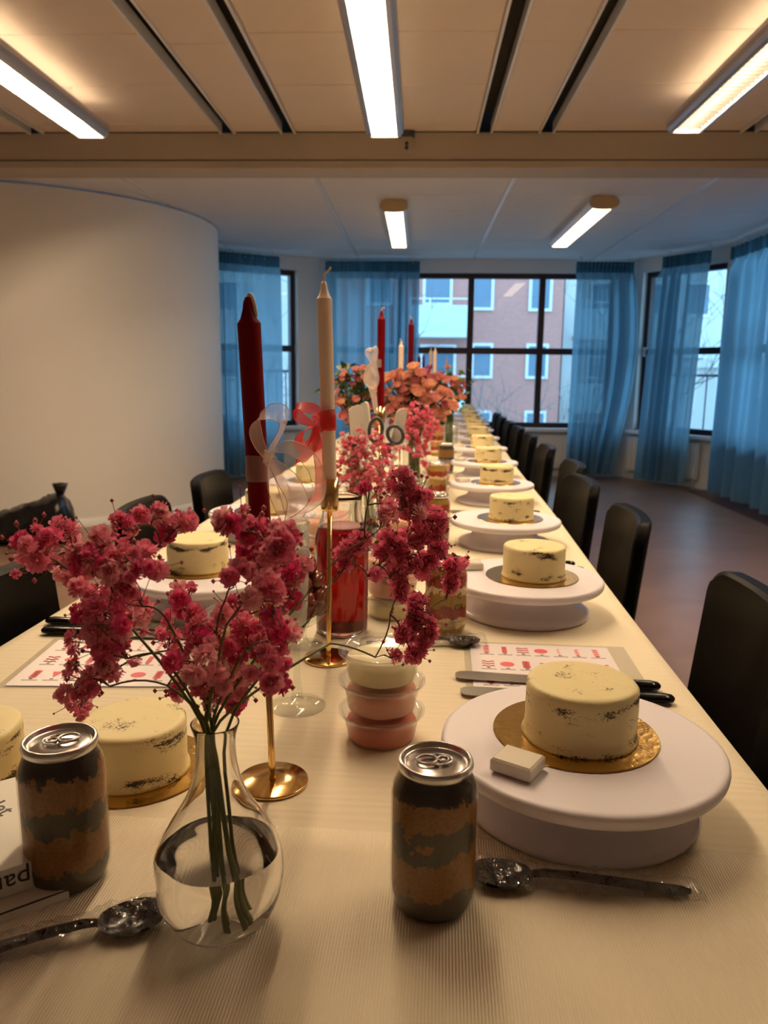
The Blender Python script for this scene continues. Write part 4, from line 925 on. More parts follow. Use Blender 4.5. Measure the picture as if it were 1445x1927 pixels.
# ---- candle holders and candles
def holder(x, y, h, label, dx=0.0):
    sh = Matrix(((1, 0, dx/h, 0), (0, 1, 0, 0), (0, 0, 1, 0), (0, 0, 0, 1)))
    e = thing('candle_holder', label, 'candle holder', (x, y, T), 0, 'gold candle holders')
    MB().lathe([(0.0367, 0), (0.0377, 0.001), (0.0377, 0.0028), (0.0367, 0.0038), (0.006, 0.0040)], 56).build('base', 'gold', e)
    MB().lathe([(0.0038, 0.0035), (0.0036, 0.010), (0.0036, h-0.046)], 16).xf(sh).build('stem', 'gold', e)
    MB().lathe([(0.004, h-0.048), (0.0122, h-0.047), (0.0128, h-0.044), (0.0128, h), (0.0118, h), (0.0114, h-0.02), (0.001, h-0.021)], 32, cap1=False).xf(sh).build('socket', 'gold', e)
def candle(x, y, zb, L, r, wax, label, wick, axis=None):
    e = thing('candle', label, 'candle', (x, y, zb), 0, 'taper candles')
    if axis is not None: e.rotation_euler = (0, math.atan2(axis.x, axis.z), 0)
    MB().lathe([(r*0.90, 0), (r*0.93, 0.02), (r*0.94, L*0.3), (r, L-0.0245), (r, L-0.0240), (r*0.985, L-0.0235), (r*0.97, L-0.0232), (r*0.72, L-0.0195), (r*0.50, L-0.012), (r*0.40, L-0.005), (r*0.25, L), (r*0.05, L+0.001)], 28).build('wax', wax, e)
    MB().tube(smoothpath([(0, 0, L-0.003)]+[(wx, -0.001, L+wz) for wx, wz in wick], 4), 0.0017, 6).build('wick', 'wick', e)
    return e
up_wick = [(0.0005, 0.004), (0.002, 0.009), (0.006, 0.013), (0.009, 0.016), (0.010, 0.019)]
bent = [(0.002, 0.003), (0.005, -0.001), (0.0068, -0.009), (0.0075, -0.018)]
H1 = (-0.1468, 0.748); H2 = (-0.1285, 1.108)
P0, P1 = ony(497, 1087, H1[1]), ony(467, 560, H1[1]); holder(*H1, P0.z-T, 'gold candle holder carrying the tall red candle near the glass vase', P0.x-H1[0]); candle(P0.x, H1[1], P0.z-0.019, (P1-P0).length+0.019, 0.0112, 'redwax', 'tall red candle tied with a blush organza bow', bent, axis=(P1-P0))
P0, P1 = ony(621, 900, H2[1]), ony(610, 529, H2[1]); holder(*H2, P0.z-T, 'gold candle holder in front of the juice carafe', P0.x-H2[0]); candle(P0.x, H2[1], P0.z-0.019, (P1-P0).length+0.019, 0.0108, 'whitewax', 'ivory candle tied with a red organza bow', up_wick, axis=(P1-P0))
p3 = ony(716, 765, 2.25); holder(p3.x, 2.25, p3.z-T, 'gold candle holder among the roses behind the scissors'); candle(p3.x, 2.25, p3.z-0.02, 0.29, 0.0112, 'redwax', 'red candle tied with a white bow among the roses', [(0.002, 0.005), (0.006, 0.008), (0.010, 0.007)])
def far_candle(px, vt, Y, wax, label, hl):
    p = ony(px, vt, Y); zb = p.z-0.275; holder(p.x, Y, zb+0.019-T, 'gold candle holder of the '+hl); candle(p.x, Y, zb, 0.275, 0.0116, wax, label, [(0.001, 0.004), (-0.003, 0.008), (-0.008, 0.009)])
far_candle(755, 642, 3.55, 'whitewax', 'ivory candle rising behind the peach roses', 'ivory candle behind the peach roses')
far_candle(774, 600, 3.10, 'dredwax', 'dark red candle rising above the peach roses', 'dark red candle above the peach roses')
far_candle(789, 668, 6.1, 'dredwax', 'dark red candle, nearer of a far pair before the window', 'nearer far dark red candle'); far_candle(797, 667, 6.9, 'dredwax', 'dark red candle, farther of a far pair before the window', 'farther far dark red candle')
far_candle(811, 656, 5.6, 'whitewax', 'far ivory candle with a red ribbon before the window bar', 'far ribboned ivory candle'); far_candle(819, 655, 5.0, 'whitewax', 'ivory candle touching the far ribboned one', 'ivory candle beside the far ribboned one')
far_candle(841, 672, 7.4, 'whitewax', 'tiny farthest ivory candle above the pink roses', 'farthest ivory candle')

# ---- organza bows
def ribbon(path, width, wdir, sub=6):
    pts = smoothpath(path, sub); rows = []; n = len(pts)
    for i, p in enumerate(pts):
        t_ = (pts[min(i+1, n-1)]-pts[max(i-1, 0)]).normalized(); s = i/(n-1)
        wd = wdir(s) if callable(wdir) else V(wdir); wd = (wd-t_*wd.dot(t_)).normalized(); w = width(s) if callable(width) else width
        rows.append([tuple(p+wd*(w*(k/4-0.5))) for k in range(5)])
    return rows
def bow(label, cxy, zc, r, h, strips, mat, group='organza bows on candles'):
    e = thing('ribbon_bow', label, 'ribbon', (cxy[0], cxy[1], zc), 0, group)
    MB().lathe([(r+0.0008, -h/2), (r+0.0011, -h/4), (r+0.0009, 0), (r+0.0011, h/4), (r+0.0008, h/2)], 28, cap0=False, cap1=False).build('band', mat, e)
    for nm, path, w, wd in strips:
        path = [V(p)-V((cxy[0], cxy[1], zc)) for p in path]; rw = ribbon(path, w, wd); st = MB().grid(rw).build(nm, mat, e)
        for c_ in (0, -1): MB().tube([r_[c_] for r_ in rw], 0.00035*max(1, cxy[1]), 4).build('hem', {'orgw': 'hemw', 'orgr': 'hemr', 'ribw': 'hemw'}[mat], st)
def px(Y, *pts):
    return [ony(x, y, Y+dy) for (x, y, dy) in pts]
Y = H1[1]; zc = ony(484, 880, Y).z
c1x = ony(485.3, 880, Y).x
narrow = lambda a: (lambda s: a*(0.30+0.70*min(1, sin(pi*max(0.02, min(0.98, s)))*1.6)))
tail = lambda a: (lambda s: a*(0.30+0.70*min(1, s*3)))
kx, ky = 508, 866
bow('blush organza bow tied round the tall red candle', (c1x, Y), zc, 0.0109, 0.026, [
    ('loop', px(Y, (kx, ky, -.016), (489, 838, -.018), (480, 805, -.022), (488, 785, -.024), (512, 777, -.022), (534, 782, -.010), (530, 808, -.004), (514, 840, -.010), (kx, ky, -.014)), narrow(0.019), lambda s: V((0.35, 0.75, 0.55))),
    ('loop', px(Y, (kx, ky, -.016), (520, 845, -.018), (548, 843, -.020), (580, 862, -.022), (599, 900, -.024), (598, 935, -.022), (580, 958, -.016), (556, 968, -.010), (545, 950, -.006), (528, 905, -.008), (kx, ky, -.014)), narrow(0.015), lambda s: V((0.55, 0.35, 0.75)) if s < .35 else V((0.8, 0.5, 0.15))),
    ('tail', px(Y, (kx, ky, -.018), (526, 885, -.02), (548, 915, -.022), (560, 945, -.020), (552, 975, -.012), (532, 985, -.004)), tail(0.020), lambda s: V((0.85, 0.1, 0.45))),
    ('tail', px(Y, (kx, ky, -.014), (515, 895, -.010), (522, 930, -.004), (536, 962, 0.0), (548, 985, 0.002)), tail(0.016), lambda s: V((0.9, 0.5, 0.0))),
    ('knot', px(Y, (496, 858, -.014), (505, 864, -.019), (514, 872, -.017)), 0.013, V((0, 0, 1)))], 'orgw')
Y = H2[1]; zc = ony(617, 795, Y).z; c2x = ony(617.5, 795, Y).x; kx, ky = 594, 800
bow('red organza bow tied round the ivory candle', (c2x, Y), zc, 0.0104, 0.022, [
    ('loop', px(Y, (kx, ky, -.014), (575, 792, -.016), (560, 782, -.018), (560, 768, -.018), (578, 767, -.014), (594, 772, -.010), (603, 788, -.012), (kx+4, ky, -.014)), narrow(0.019), lambda s: V((0.3, 0.7, 0.6))),
    ('loop', px(Y, (kx, ky, -.014), (580, 806, -.016), (566, 818, -.018), (562, 834, -.014), (578, 838, -.008), (592, 822, -.010), (kx, ky, -.012)), narrow(0.020), lambda s: V((0.5, 0.7, 0.4))),
    ('tail', px(Y, (kx, ky, -.014), (592, 825, -.012), (580, 850, -.010), (565, 868, -.008), (556, 872, -.006)), tail(0.019), lambda s: V((0.8, 0.3, 0.4))),
    ('tail', px(Y, (kx, ky, -.012), (598, 840, -.006), (604, 890, 0.004), (600, 930, 0.010), (580, 945, 0.012)), tail(0.017), lambda s: V((0.8, 0.4, 0.2))),
    ('band_fold', px(Y, (594, 800, -.015), (612, 790, -.016), (632, 788, -.010)), 0.026, V((0, 0, 1)))], 'orgr')
Y = 2.25; zc = ony(714, 684, Y).z; c3x = ony(714, 684, Y).x
bow('white bow tied round the red candle among the roses', (c3x, Y), zc, 0.0112, 0.024, [
    ('loop', px(Y, (703, 684, -.012), (698, 672, -.014), (692, 662, -.016), (704, 656, -.014), (706, 670, -.012), (703, 684, -.012)), 0.020, lambda s: V((0.8, 0.5, 0.2))),
    ('loop', px(Y, (703, 684, -.012), (694, 700, -.014), (692, 718, -.016), (706, 726, -.012), (712, 712, -.012), (703, 688, -.012)), 0.024, lambda s: V((0.8, 0.5, 0.2))),
    ('tail', px(Y, (703, 686, -.014), (698, 720, -.016), (704, 750, -.016), (708, 778, -.016)), lambda s: 0.024*(1-0.6*s), lambda s: V((0.9, 0.3, 0.2)))], 'ribw')
pf = ony(813, 700, 5.6)
bow('red bow on the far ivory candle', (ony(811, 690, 5.6).x, 5.6), ony(811, 690, 5.6).z, 0.0113, 0.03, [
    ('loop', px(5.6, (811, 692, -.013), (803, 690, -.016), (799, 700, -.016), (806, 704, -.013), (811, 694, -.013)), 0.03, lambda s: V((0.6, 0.6, 0.4))),
    ('tail', px(5.6, (811, 692, -.013), (805, 702, -.014), (800, 712, -.014)), 0.03, lambda s: V((0.8, 0.4, 0.3)))], 'orgr')

# ---- glassware
def clear_bottle(): pass
# carafe of red juice
cx_, cy_ = -0.121, 1.240
e = thing('juice_carafe', 'ribbed glass carafe of red juice behind the ivory candle holder', 'carafe', (cx_, cy_, T)); e.scale = (0.93, 0.93, 0.985)
flute = lambda n, a: (lambda t_, z: 1+a*abs(sin(n*t_/2)) if 0.008 < z < 0.165 else 1.0)
MB().lathe([(0.042, 0), (0.0455, 0.003), (0.0465, 0.008), (0.0465, 0.16), (0.0455, 0.172), (0.041, 0.187), (0.0365, 0.198), (0.0345, 0.210), (0.0348, 0.228), (0.0358, 0.2345), (0.0350, 0.2355), (0.0335, 0.228), (0.0325, 0.212), (0.0340, 0.198), (0.0385, 0.187), (0.0432, 0.172), (0.0442, 0.16), (0.0442, 0.010), (0.002, 0.007)], 144, mod=flute(18, 0.035)).build('glass', 'glass', e)
MB().lathe([(0.002, 0.0068), (0.0444, 0.0098), (0.0444, 0.16), (0.0434, 0.172), (0.0405, 0.1815), (0.002, 0.1805)], 144, mod=flute(18, 0.035)).build('juice', 'juice', e)
MB().lathe([(0.0385, 0.1818), (0.0385, 0.1835), (0.002, 0.1838)], 48).build('foam', pbr('pink_foam', (0.55, 0.30, 0.30), 0.6), e)
# hammered flute
e = thing('champagne_flute', 'hammered glass champagne flute on a round foot behind the red candle stem', 'glass', (-0.150, 0.938, T))
MB().lathe([(0.0365, 0), (0.0372, 0.0012), (0.036, 0.0025), (0.022, 0.0045), (0.011, 0.007), (0.0085, 0.010)], 48).build('foot', 'tglass', e)
MB().lathe([(0.0082, 0.010), (0.0065, 0.016), (0.0072, 0.022), (0.0050, 0.030), (0.0042, 0.055), (0.0045, 0.080), (0.006, 0.090)], 24).build('stem', 'tglass', e)
MB().lathe([(0.004, 0.090), (0.009, 0.096), (0.0125, 0.108), (0.0150, 0.14), (0.0170, 0.19), (0.0180, 0.245), (0.0172, 0.245), (0.0160, 0.19), (0.0138, 0.14), (0.0110, 0.108), (0.004, 0.097)], 36, cap1=False).build('bowl', 'hglass', e)
# bowl with grapes
gx, gy = -0.155, 1.215
gx, gy = ony(570, 1150, 1.165).x, 1.165; GZ = 0.034
e = thing('grape_bowl', 'small footed glass bowl holding dark grapes', 'bowl', (gx, gy, T))
MB().lathe([(0.030, 0), (0.031, 0.0015), (0.010, 0.005), (0.006, 0.012), (0.006, 0.026), (0.010, GZ+0.002)], 40).build('foot', 'tglass', e)
MB().lathe([(r_*0.84, z_*0.9+GZ) for r_, z_ in [(0.020, 0), (0.022, 0.002), (0.034, 0.010), (0.048, 0.024), (0.056, 0.042), (0.058, 0.056), (0.0565, 0.056), (0.0545, 0.042), (0.0465, 0.026), (0.033, 0.013), (0.018, 0.006)]], 48).build('glass', 'tglass', e)
gm = MB().lathe([(0.0004, -0.0135)]+[(0.0115*cos(a)*(1-0.05*sin(a)), 0.0135*sin(a)) for a in [radians(-75+15*k) for k in range(11)]]+[(0.0004, 0.0135)], 16).mesh('grape', 'grape')
gk = 0
for (rad, z, cnt) in ((0.012, 0.022, 3), (0.034, 0.033, 8), (0.014, 0.044, 4), (0.037, 0.057, 9), (0.016, 0.064, 4), (0.030, 0.080, 7), (0.006, 0.088, 2), (0.018, 0.103, 4), (0.0, 0.120, 1)):
    for k in range(cnt):
        a = 2*pi*k/cnt+z*40
        g = link('grape', gm, None, (gx+rad*0.86*cos(a), gy+rad*0.86*sin(a), T+z*0.93+GZ), (RNG.uniform(-.8, .8), RNG.uniform(-.8, .8), RNG.uniform(0, 3)))
        tag(g, 'dark red grape heaped in the small glass bowl', 'grape', 'grapes in the glass bowl')
# front vase with twisted facets
vx, vy = -0.148, 0.535
VP = [(0.024, 0.0), (0.032, 0.003), (0.041, 0.014), (0.0475, 0.032), (0.0498, 0.050), (0.0485, 0.066), (0.0425, 0.083), (0.0335, 0.098), (0.0255, 0.112), (0.0198, 0.127), (0.0163, 0.143), (0.0150, 0.158), (0.0156, 0.168), (0.0180, 0.1765), (0.0185, 0.1785)]
IN = [(0.0176, 0.1788), (0.0166, 0.1765), (0.0138, 0.168), (0.0130, 0.158), (0.0142, 0.143), (0.0182, 0.127), (0.0239, 0.112), (0.0320, 0.098), (0.0410, 0.083), (0.0471, 0.066), (0.0484, 0.050), (0.0460, 0.032), (0.0395, 0.017), (0.028, 0.009), (0.001, 0.008)]
tw_ = lambda amp: (lambda a, z: 1+amp*max(0, min(1, (0.12-z)/0.05))*min(1, z/0.02)*abs(sin(2.5*(a-z*22)))-amp*0.5*max(0, min(1, (0.12-z)/0.05))*min(1, z/0.02))
ve = thing('flower_vase', 'clear glass vase with round twisted belly half full of water', 'vase', (vx, vy, T+0.0006)); ve.scale = (0.985, 0.985, 0.945)
def dens(p, n=3):
    out = []
    for i in range(len(p)-1):
        for k in range(n): t_ = k/n; out.append((p[i][0]*(1-t_)+p[i+1][0]*t_, p[i][1]*(1-t_)+p[i+1][1]*t_))
    return out+[p[-1]]
outer_ = [(p.x, p.z) for p in smoothpath([(r, 0, z) for r, z in VP], 3)]; inner_ = [(p.x, p.z) for p in smoothpath([(r, 0, z) for r, z in IN], 3)]
ZW = 0.0690; kw = next(i for i, p in enumerate(inner_) if p[1] < ZW); (ra, za), (rb, zb_) = inner_[kw-1], inner_[kw]
rw_ = ra+(rb-ra)*(za-ZW)/(za-zb_)
MB().lathe(outer_+inner_[:kw]+[(rw_, ZW)], 72, mod=tw_(0.05), cap1=False).build('glass', 'glass', ve)
wm = MB().lathe([(rw_, ZW)]+inner_[kw:], 72, mod=tw_(0.05), cap0=False, cap1=True)      # water against the glass
nside = len(wm.f); wm.lathe([(rw_, ZW), (rw_*0.5, ZW), (0.0006, ZW)], 72, mod=tw_(0.05), cap0=False, cap1=True)   # water surface
wo = wm.build('water', 'glasswater', ve); wo.data.materials.append(M['water'])
for k_, p_ in enumerate(wo.data.polygons): p_.material_index = 0 if k_ < nside else 1

# ---- gypsophila bouquets
def bloom_mesh(seed, mat, petals=(4, 7, 9, 10, 9)):
    rg = random.Random(seed); mb = MB(); nl = len(petals)
    for L, n in enumerate(petals):
        tilt = radians(10+L*25); ln = (0.72, 0.80, 0.88, 0.92, 0.88)[L]
        for k in range(n):
            a = 2*pi*(k+0.5*(L % 2))/n+rg.uniform(-.2, .2); t_ = tilt+rg.uniform(-.2, .2); l = ln*rg.uniform(.85, 1.15); w = 0.27*rg.uniform(.8, 1.25)
            ca, sa = cos(a), sin(a)
            def P(s, q, cup=0.0):
                rr = s*l*sin(t_)+0.05; zz = s*l*cos(t_)+cup; return (rr*ca-q*sa, rr*sa+q*ca, zz-0.15)
            j = [rg.uniform(-.16, .16) for _ in range(3)]
            mb.add([P(0.1, 0), P(0.6, -w*0.75, 0.05), P(0.6, w*0.75, 0.05), P(1.0+j[0], -w, j[1]), P(1.08+j[1], 0, 0.06+j[2]), P(1.0+j[2], w, j[0]), P(0.65, 0, -0.05)],
                   [(0, 1, 6), (0, 6, 2), (1, 3, 4, 6), (6, 4, 5, 2)], True)
    return mb.mesh('blossom', mat)
BM = {mt: [bloom_mesh(i+(0 if mt == 'bloom' else 50), mt) for i in range(4)] for mt in ('bloom', 'bloom2')}
def ball(mb, c, r):
    c = V(c); mb.add([c+V(d)*r for d in ((1, 0, 0), (-1, 0, 0), (0, 1, 0), (0, -1, 0), (0, 0, 1.2), (0, 0, -1.2))], [(0, 2, 4), (2, 1, 4), (1, 3, 4), (3, 0, 4), (2, 0, 5), (1, 2, 5), (3, 1, 5), (0, 3, 5)], True)
def bouquet(label, root, mouth, clusters, mats, size, seed, dip=(), group='pink gypsophila bouquets', stems=9, maxb=300, budn=2, stem_r=0.0013):
    """root: foot of stems inside vase, mouth: neck point; clusters: (center Vector, radius, count, trunk id)"""
    rg = random.Random(seed); root, mouth = V(root), V(mouth); O = root
    e = thing('flower_bouquet', label, 'flowers', tuple(O), 0, group); tw = MB(); bd = MB(); ex = MB(); nb = 0; tot = sum(c_[2] for c_ in clusters); seen = 0
    trunks = {}
    for c, r, n, tid in clusters: trunks.setdefault(tid, []).append((c, r, n))
    for tid, cl_ in trunks.items():
        mean = sum((c for c, r, n in cl_), V((0, 0, 0)))/len(cl_)
        m0 = mouth+V((rg.uniform(-.008, .008), rg.uniform(-.008, .008), 0)); r0 = root+V((rg.uniform(-.012, .012), rg.uniform(-.012, .012), rg.uniform(0, .01)))
        d = mean-m0; fork = m0+d*0.48+V((0, 0, 0.02))+V((rg.uniform(-.006, .006),)*3)
        path = smoothpath([r0, r0*0.5+m0*0.5+V((rg.uniform(-.003, .003), 0, 0)), m0, m0*0.55+fork*0.45+V((0, 0, 0.008)), fork], 4)
        MB().tube([p-O for p in path], [stem_r*(1.25-0.5*i/len(path)) for i in range(len(path))], 6).build('stem', 'stem', e)
        done = [fork]
        for c, r, n in sorted(cl_, key=lambda q_: (q_[0]-fork).length):
            src = min(done, key=lambda q_: (q_-c).length); node = c*0.72+src*0.28+V((rg.uniform(-.004, .004), rg.uniform(-.004, .004), -0.004)); done.append(node)
            tw.tube([p-O for p in bez(src, src*0.5+node*0.5+V((rg.uniform(-.008, .008), rg.uniform(-.006, .006), rg.uniform(0, .010))), node, 5)], 0.0008*size/0.0075, 4)
            subs = [node+(c-node)*rg.uniform(.3, .9)+V((rg.uniform(-1, 1), rg.uniform(-1, 1), rg.uniform(-.6, .6)))*r*0.5 for _ in range(max(2, n//3))]
            for sN in subs: tw.tube([node-O, (node+sN)/2+V((rg.uniform(-.003, .003), 0, rg.uniform(-.002, .004)))-O, sN-O], 0.00055*size/0.0075, 4)
            for k in range(n):
                while True:
                    q = V((rg.uniform(-1, 1), rg.uniform(-1, 1), rg.uniform(-1, 1)))
                    if q.length <= 1: break
                p = c+q*r; sN = min(subs, key=lambda s: (s-p).length); dirv = (p-sN).normalized()
                s_ = size*rg.choice((0.62, 0.8, 0.95, 1.05, 1.2)); tw.tube([sN-O, (sN+p)/2+V((rg.uniform(-.002, .002), rg.uniform(-.002, .002), 0))-O, p-dirv*s_*0.3-O], 0.00042*size/0.0075, 4)
                dv = (dirv*0.6+V((rg.uniform(-.5, .5), rg.uniform(-.8, .2), rg.uniform(-.1, .8)))).normalized(); seen += 1
                if tot > maxb and (s_ < size*0.7 or nb >= maxb):
                    me = rg.choice(BM[mats]); mt_ = Matrix.Translation(p-O) @ dv.to_track_quat('Z', 'Y').to_matrix().to_4x4() @ Matrix.Scale(s_, 4)
                    ex.add([mt_ @ v_.co for v_ in me.vertices], [tuple(f_.vertices) for f_ in me.polygons], True)
                else:
                    ob = link('blossom', rg.choice(BM[mats]), e, tuple(p-O)); ob.rotation_euler = dv.to_track_quat('Z', 'Y').to_euler(); ob.scale = (s_, s_, s_*rg.uniform(.8, 1.1)); nb += 1
                for _ in range(budn):
                    if rg.random() < 0.55:
                        b_ = p+V((rg.uniform(-1, 1), rg.uniform(-1, 1), rg.uniform(-.7, 1)))*size*2.2
                        tw.tube([sN-O, b_-O], 0.00032*size/0.0075, 3); ball(bd, b_-O, size*rg.uniform(.14, .32))
    o = tw.build('twigs', 'twig', e); o['kind'] = 'stuff'
    if ex.v: o = ex.build('small_blossoms', mats, e); o['kind'] = 'stuff'
    if bd.v: o = bd.build('buds', 'bud', e); o['kind'] = 'stuff'
    return e
# front bouquet: clusters read off the photograph, each at its own depth
cl = []
rgc = random.Random(21)
def C(x, y, rpx, n, tid, Y=None):
    Y = Y if Y is not None else 0.56+rgc.uniform(-0.05, 0.08)
    c = ony(x, y, Y); cl.append((c, rpx*0.64/FPX, int(n*(1.3 if tid < 7 else 1.7)+0.5), tid))
for a in [(62, 1028, 34, 6, 0), (118, 1005, 30, 5, 0), (34, 1078, 6, 1, 0), (85, 1058, 18, 3, 0), (172, 1030, 42, 8, 0), (150, 1075, 40, 8, 0), (225, 985, 28, 6, 1), (285, 962, 26, 4, 1), (330, 985, 26, 4, 1), (205, 1055, 45, 9, 1),
          (265, 1060, 35, 5, 1), (240, 1115, 45, 9, 1), (165, 1125, 42, 9, 2), (190, 1170, 50, 11, 2), (240, 1160, 40, 8, 2), (160, 1215, 42, 8, 2), (215, 1225, 40, 8, 2), (145, 1280, 30, 6, 3), (150, 1325, 26, 4, 3), (185, 1265, 34, 6, 3),
          (310, 1190, 40, 5, 3), (335, 1120, 36, 4, 4), (440, 975, 22, 4, 5), (478, 990, 26, 5, 5), (470, 1030, 34, 7, 5), (525, 1025, 34, 8, 5), (555, 1055, 24, 5, 5), (500, 1070, 34, 7, 5), (440, 1080, 30, 4, 4), (545, 1105, 34, 6, 6), (500, 1130, 40, 8, 6),
          (455, 1150, 36, 6, 6), (395, 1180, 46, 7, 4), (480, 1200, 40, 9, 6), (530, 1190, 30, 6, 6), (430, 1225, 42, 8, 4), (370, 1240, 44, 7, 3), (500, 1255, 34, 7, 6), (445, 1280, 38, 8, 4), (395, 1300, 34, 7, 4), (350, 1285, 30, 4, 3), (510, 1290, 22, 3, 6), (430, 1325, 22, 4, 4)]:
    C(*a)
for a in [(757, 905, 26, 6, 7, .70), (790, 925, 26, 6, 7, .70), (772, 955, 30, 7, 7, .69), (812, 985, 30, 8, 7, .71), (690, 915, 8, 1, 7, .66), (735, 965, 22, 3, 7, .66), (785, 1010, 32, 8, 8, .72), (825, 1030, 18, 4, 8, .72), (740, 1010, 28, 5, 8, .70), (682, 1022, 20, 4, 8, .66), (650, 1035, 14, 2, 8, .65), (648, 1060, 6, 1, 8, .65),
          (760, 1055, 34, 8, 8, .71), (800, 1065, 26, 6, 8, .73), (722, 1045, 18, 3, 8, .69), (745, 1085, 22, 4, 8, .71), (858, 1065, 20, 6, 9, .76), (848, 1100, 16, 4, 9, .76), (704, 1082, 8, 1, 8, .67), (755, 1115, 12, 2, 9, .70), (785, 1130, 18, 4, 9, .72), (792, 1165, 26, 8, 9, .72), (765, 1190, 20, 5, 9, .71), (805, 1200, 18, 4, 9, .72), (745, 1238, 8, 1, 9, .69), (785, 1228, 16, 3, 9, .71)]:
    C(*a)
bouquet('bright pink gypsophila spreading from the glass vase with twisted belly', (vx+0.008, vy, T+0.012), (vx, vy, T+0.160), cl, 'bloom', 0.0076, 4, maxb=300)
# second and third gypsophila bouquets in plain tumblers
def tumbler(x, y, r, h, label, stem_water=True):
    e = thing('glass_vase', label, 'vase', (x, y, T), 0, 'straight glass vases')
    MB().lathe([(r*0.86, 0), (r*0.9, 0.002), (r, h), (r-0.002, h), (r*0.88, 0.006)], 40).build('glass', 'tglass', e)
    MB().lathe([(r*0.86, 0.007), (r*0.92, h*0.55)], 32).build('water', film('vase_water_%d' % int(y*100), (0.80, 0.82, 0.70), 0.02, 1.33), e)
g2 = ony(692, 980, 1.86); cl = []
for a in [(660, 850, 26, 18, 0), (690, 838, 28, 18, 0), (722, 850, 26, 16, 1), (650, 885, 26, 18, 0), (685, 880, 30, 24, 1), (718, 885, 26, 18, 1), (655, 912, 22, 14, 2), (690, 910, 26, 16, 2), (725, 905, 18, 5, 3), (650, 825, 12, 3, 0), (672, 818, 12, 3, 0), (790, 855, 10, 4, 3), (800, 872, 8, 2, 3)]:
    x, y, r, n, t_ = a; cl.append((ony(x, y, 1.86+rgc.uniform(-.05, .05)), r*2.1/FPX, int(n*1.8), t_))
tumbler(g2.x, 1.86, 0.036, 0.11, 'straight glass vase holding pale pink gypsophila behind the carafe')
bouquet('pale pink gypsophila in the straight vase behind the juice carafe', (g2.x, 1.86, T+0.010), (g2.x, 1.86, T+0.11), cl, 'bloom2', 0.0064, 9)
g3 = ony(786, 890, 2.34); cl = []
for a in [(775, 790, 20, 20, 0), (800, 780, 18, 18, 0), (760, 810, 18, 15, 1), (790, 815, 22, 24, 1), (815, 805, 16, 15, 2), (770, 835, 16, 7, 1), (800, 838, 16, 7, 2), (780, 768, 12, 5, 0)]:
    x, y, r, n, t_ = a; cl.append((ony(x, y, 2.34+rgc.uniform(-.05, .05)), r*2.6/FPX, int(n*1.9), t_))
tumbler(g3.x, 2.34, 0.036, 0.12, 'straight glass vase holding rosy gypsophila beside the scissors')
bouquet('rosy gypsophila in the straight vase beside the scissors', (g3.x, 2.34, T+0.010), (g3.x, 2.34, T+0.12), cl, 'bloom2', 0.0068, 10)
# ---- roses
def rose_mesh(seed, mat):
    rg = random.Random(seed); mb = MB()
    for L, (n, r, h, op) in enumerate(((3, 0.26, 1.12, 0.0), (4, 0.48, 1.08, 0.03), (5, 0.72, 1.00, 0.10), (6, 0.92, 0.86, 0.30))):
        for k in range(n):
            a0 = 2*pi*(k+0.37*L)/n+rg.uniform(-.15, .15); wd = 2*pi/n*0.68; rows = []
            for j in range(4):
                s = j/3; rr = r*(0.30+0.70*sin(s*1.95)) + op*s*s*0.4; zz = -0.60+s*h*1.15-(0.12*s*s*op); row = []
                for q in range(5):
                    u = q/4-0.5; sh = 1-0.16*(2*abs(u))**2*s; row.append((rr*cos(a0+u*wd*2), rr*sin(a0+u*wd*2), zz*sh+(-0.05*(2*abs(u))**2 if j == 3 else 0)))
                rows.append(row)
            mb.grid(rows)
    return mb.mesh('rose', mat)
RM = {mt: [rose_mesh(i, mt) for i in range(3)] for mt in ('rose', 'rosep')}
def leaf_mesh():
    mb = MB(); rows = []
    for i in range(6):
        s = i/5; w = 0.36*sin(pi*(0.06+0.94*s)**0.8)*(1-0.15*s); rows.append([(-w, s, 0.10*w-0.22*s*s), (0, s, -0.05-0.22*s*s), (w, s, 0.10*w-0.22*s*s)])
    return mb.grid(rows).mesh('leaf', 'leaf')
LFM = leaf_mesh()
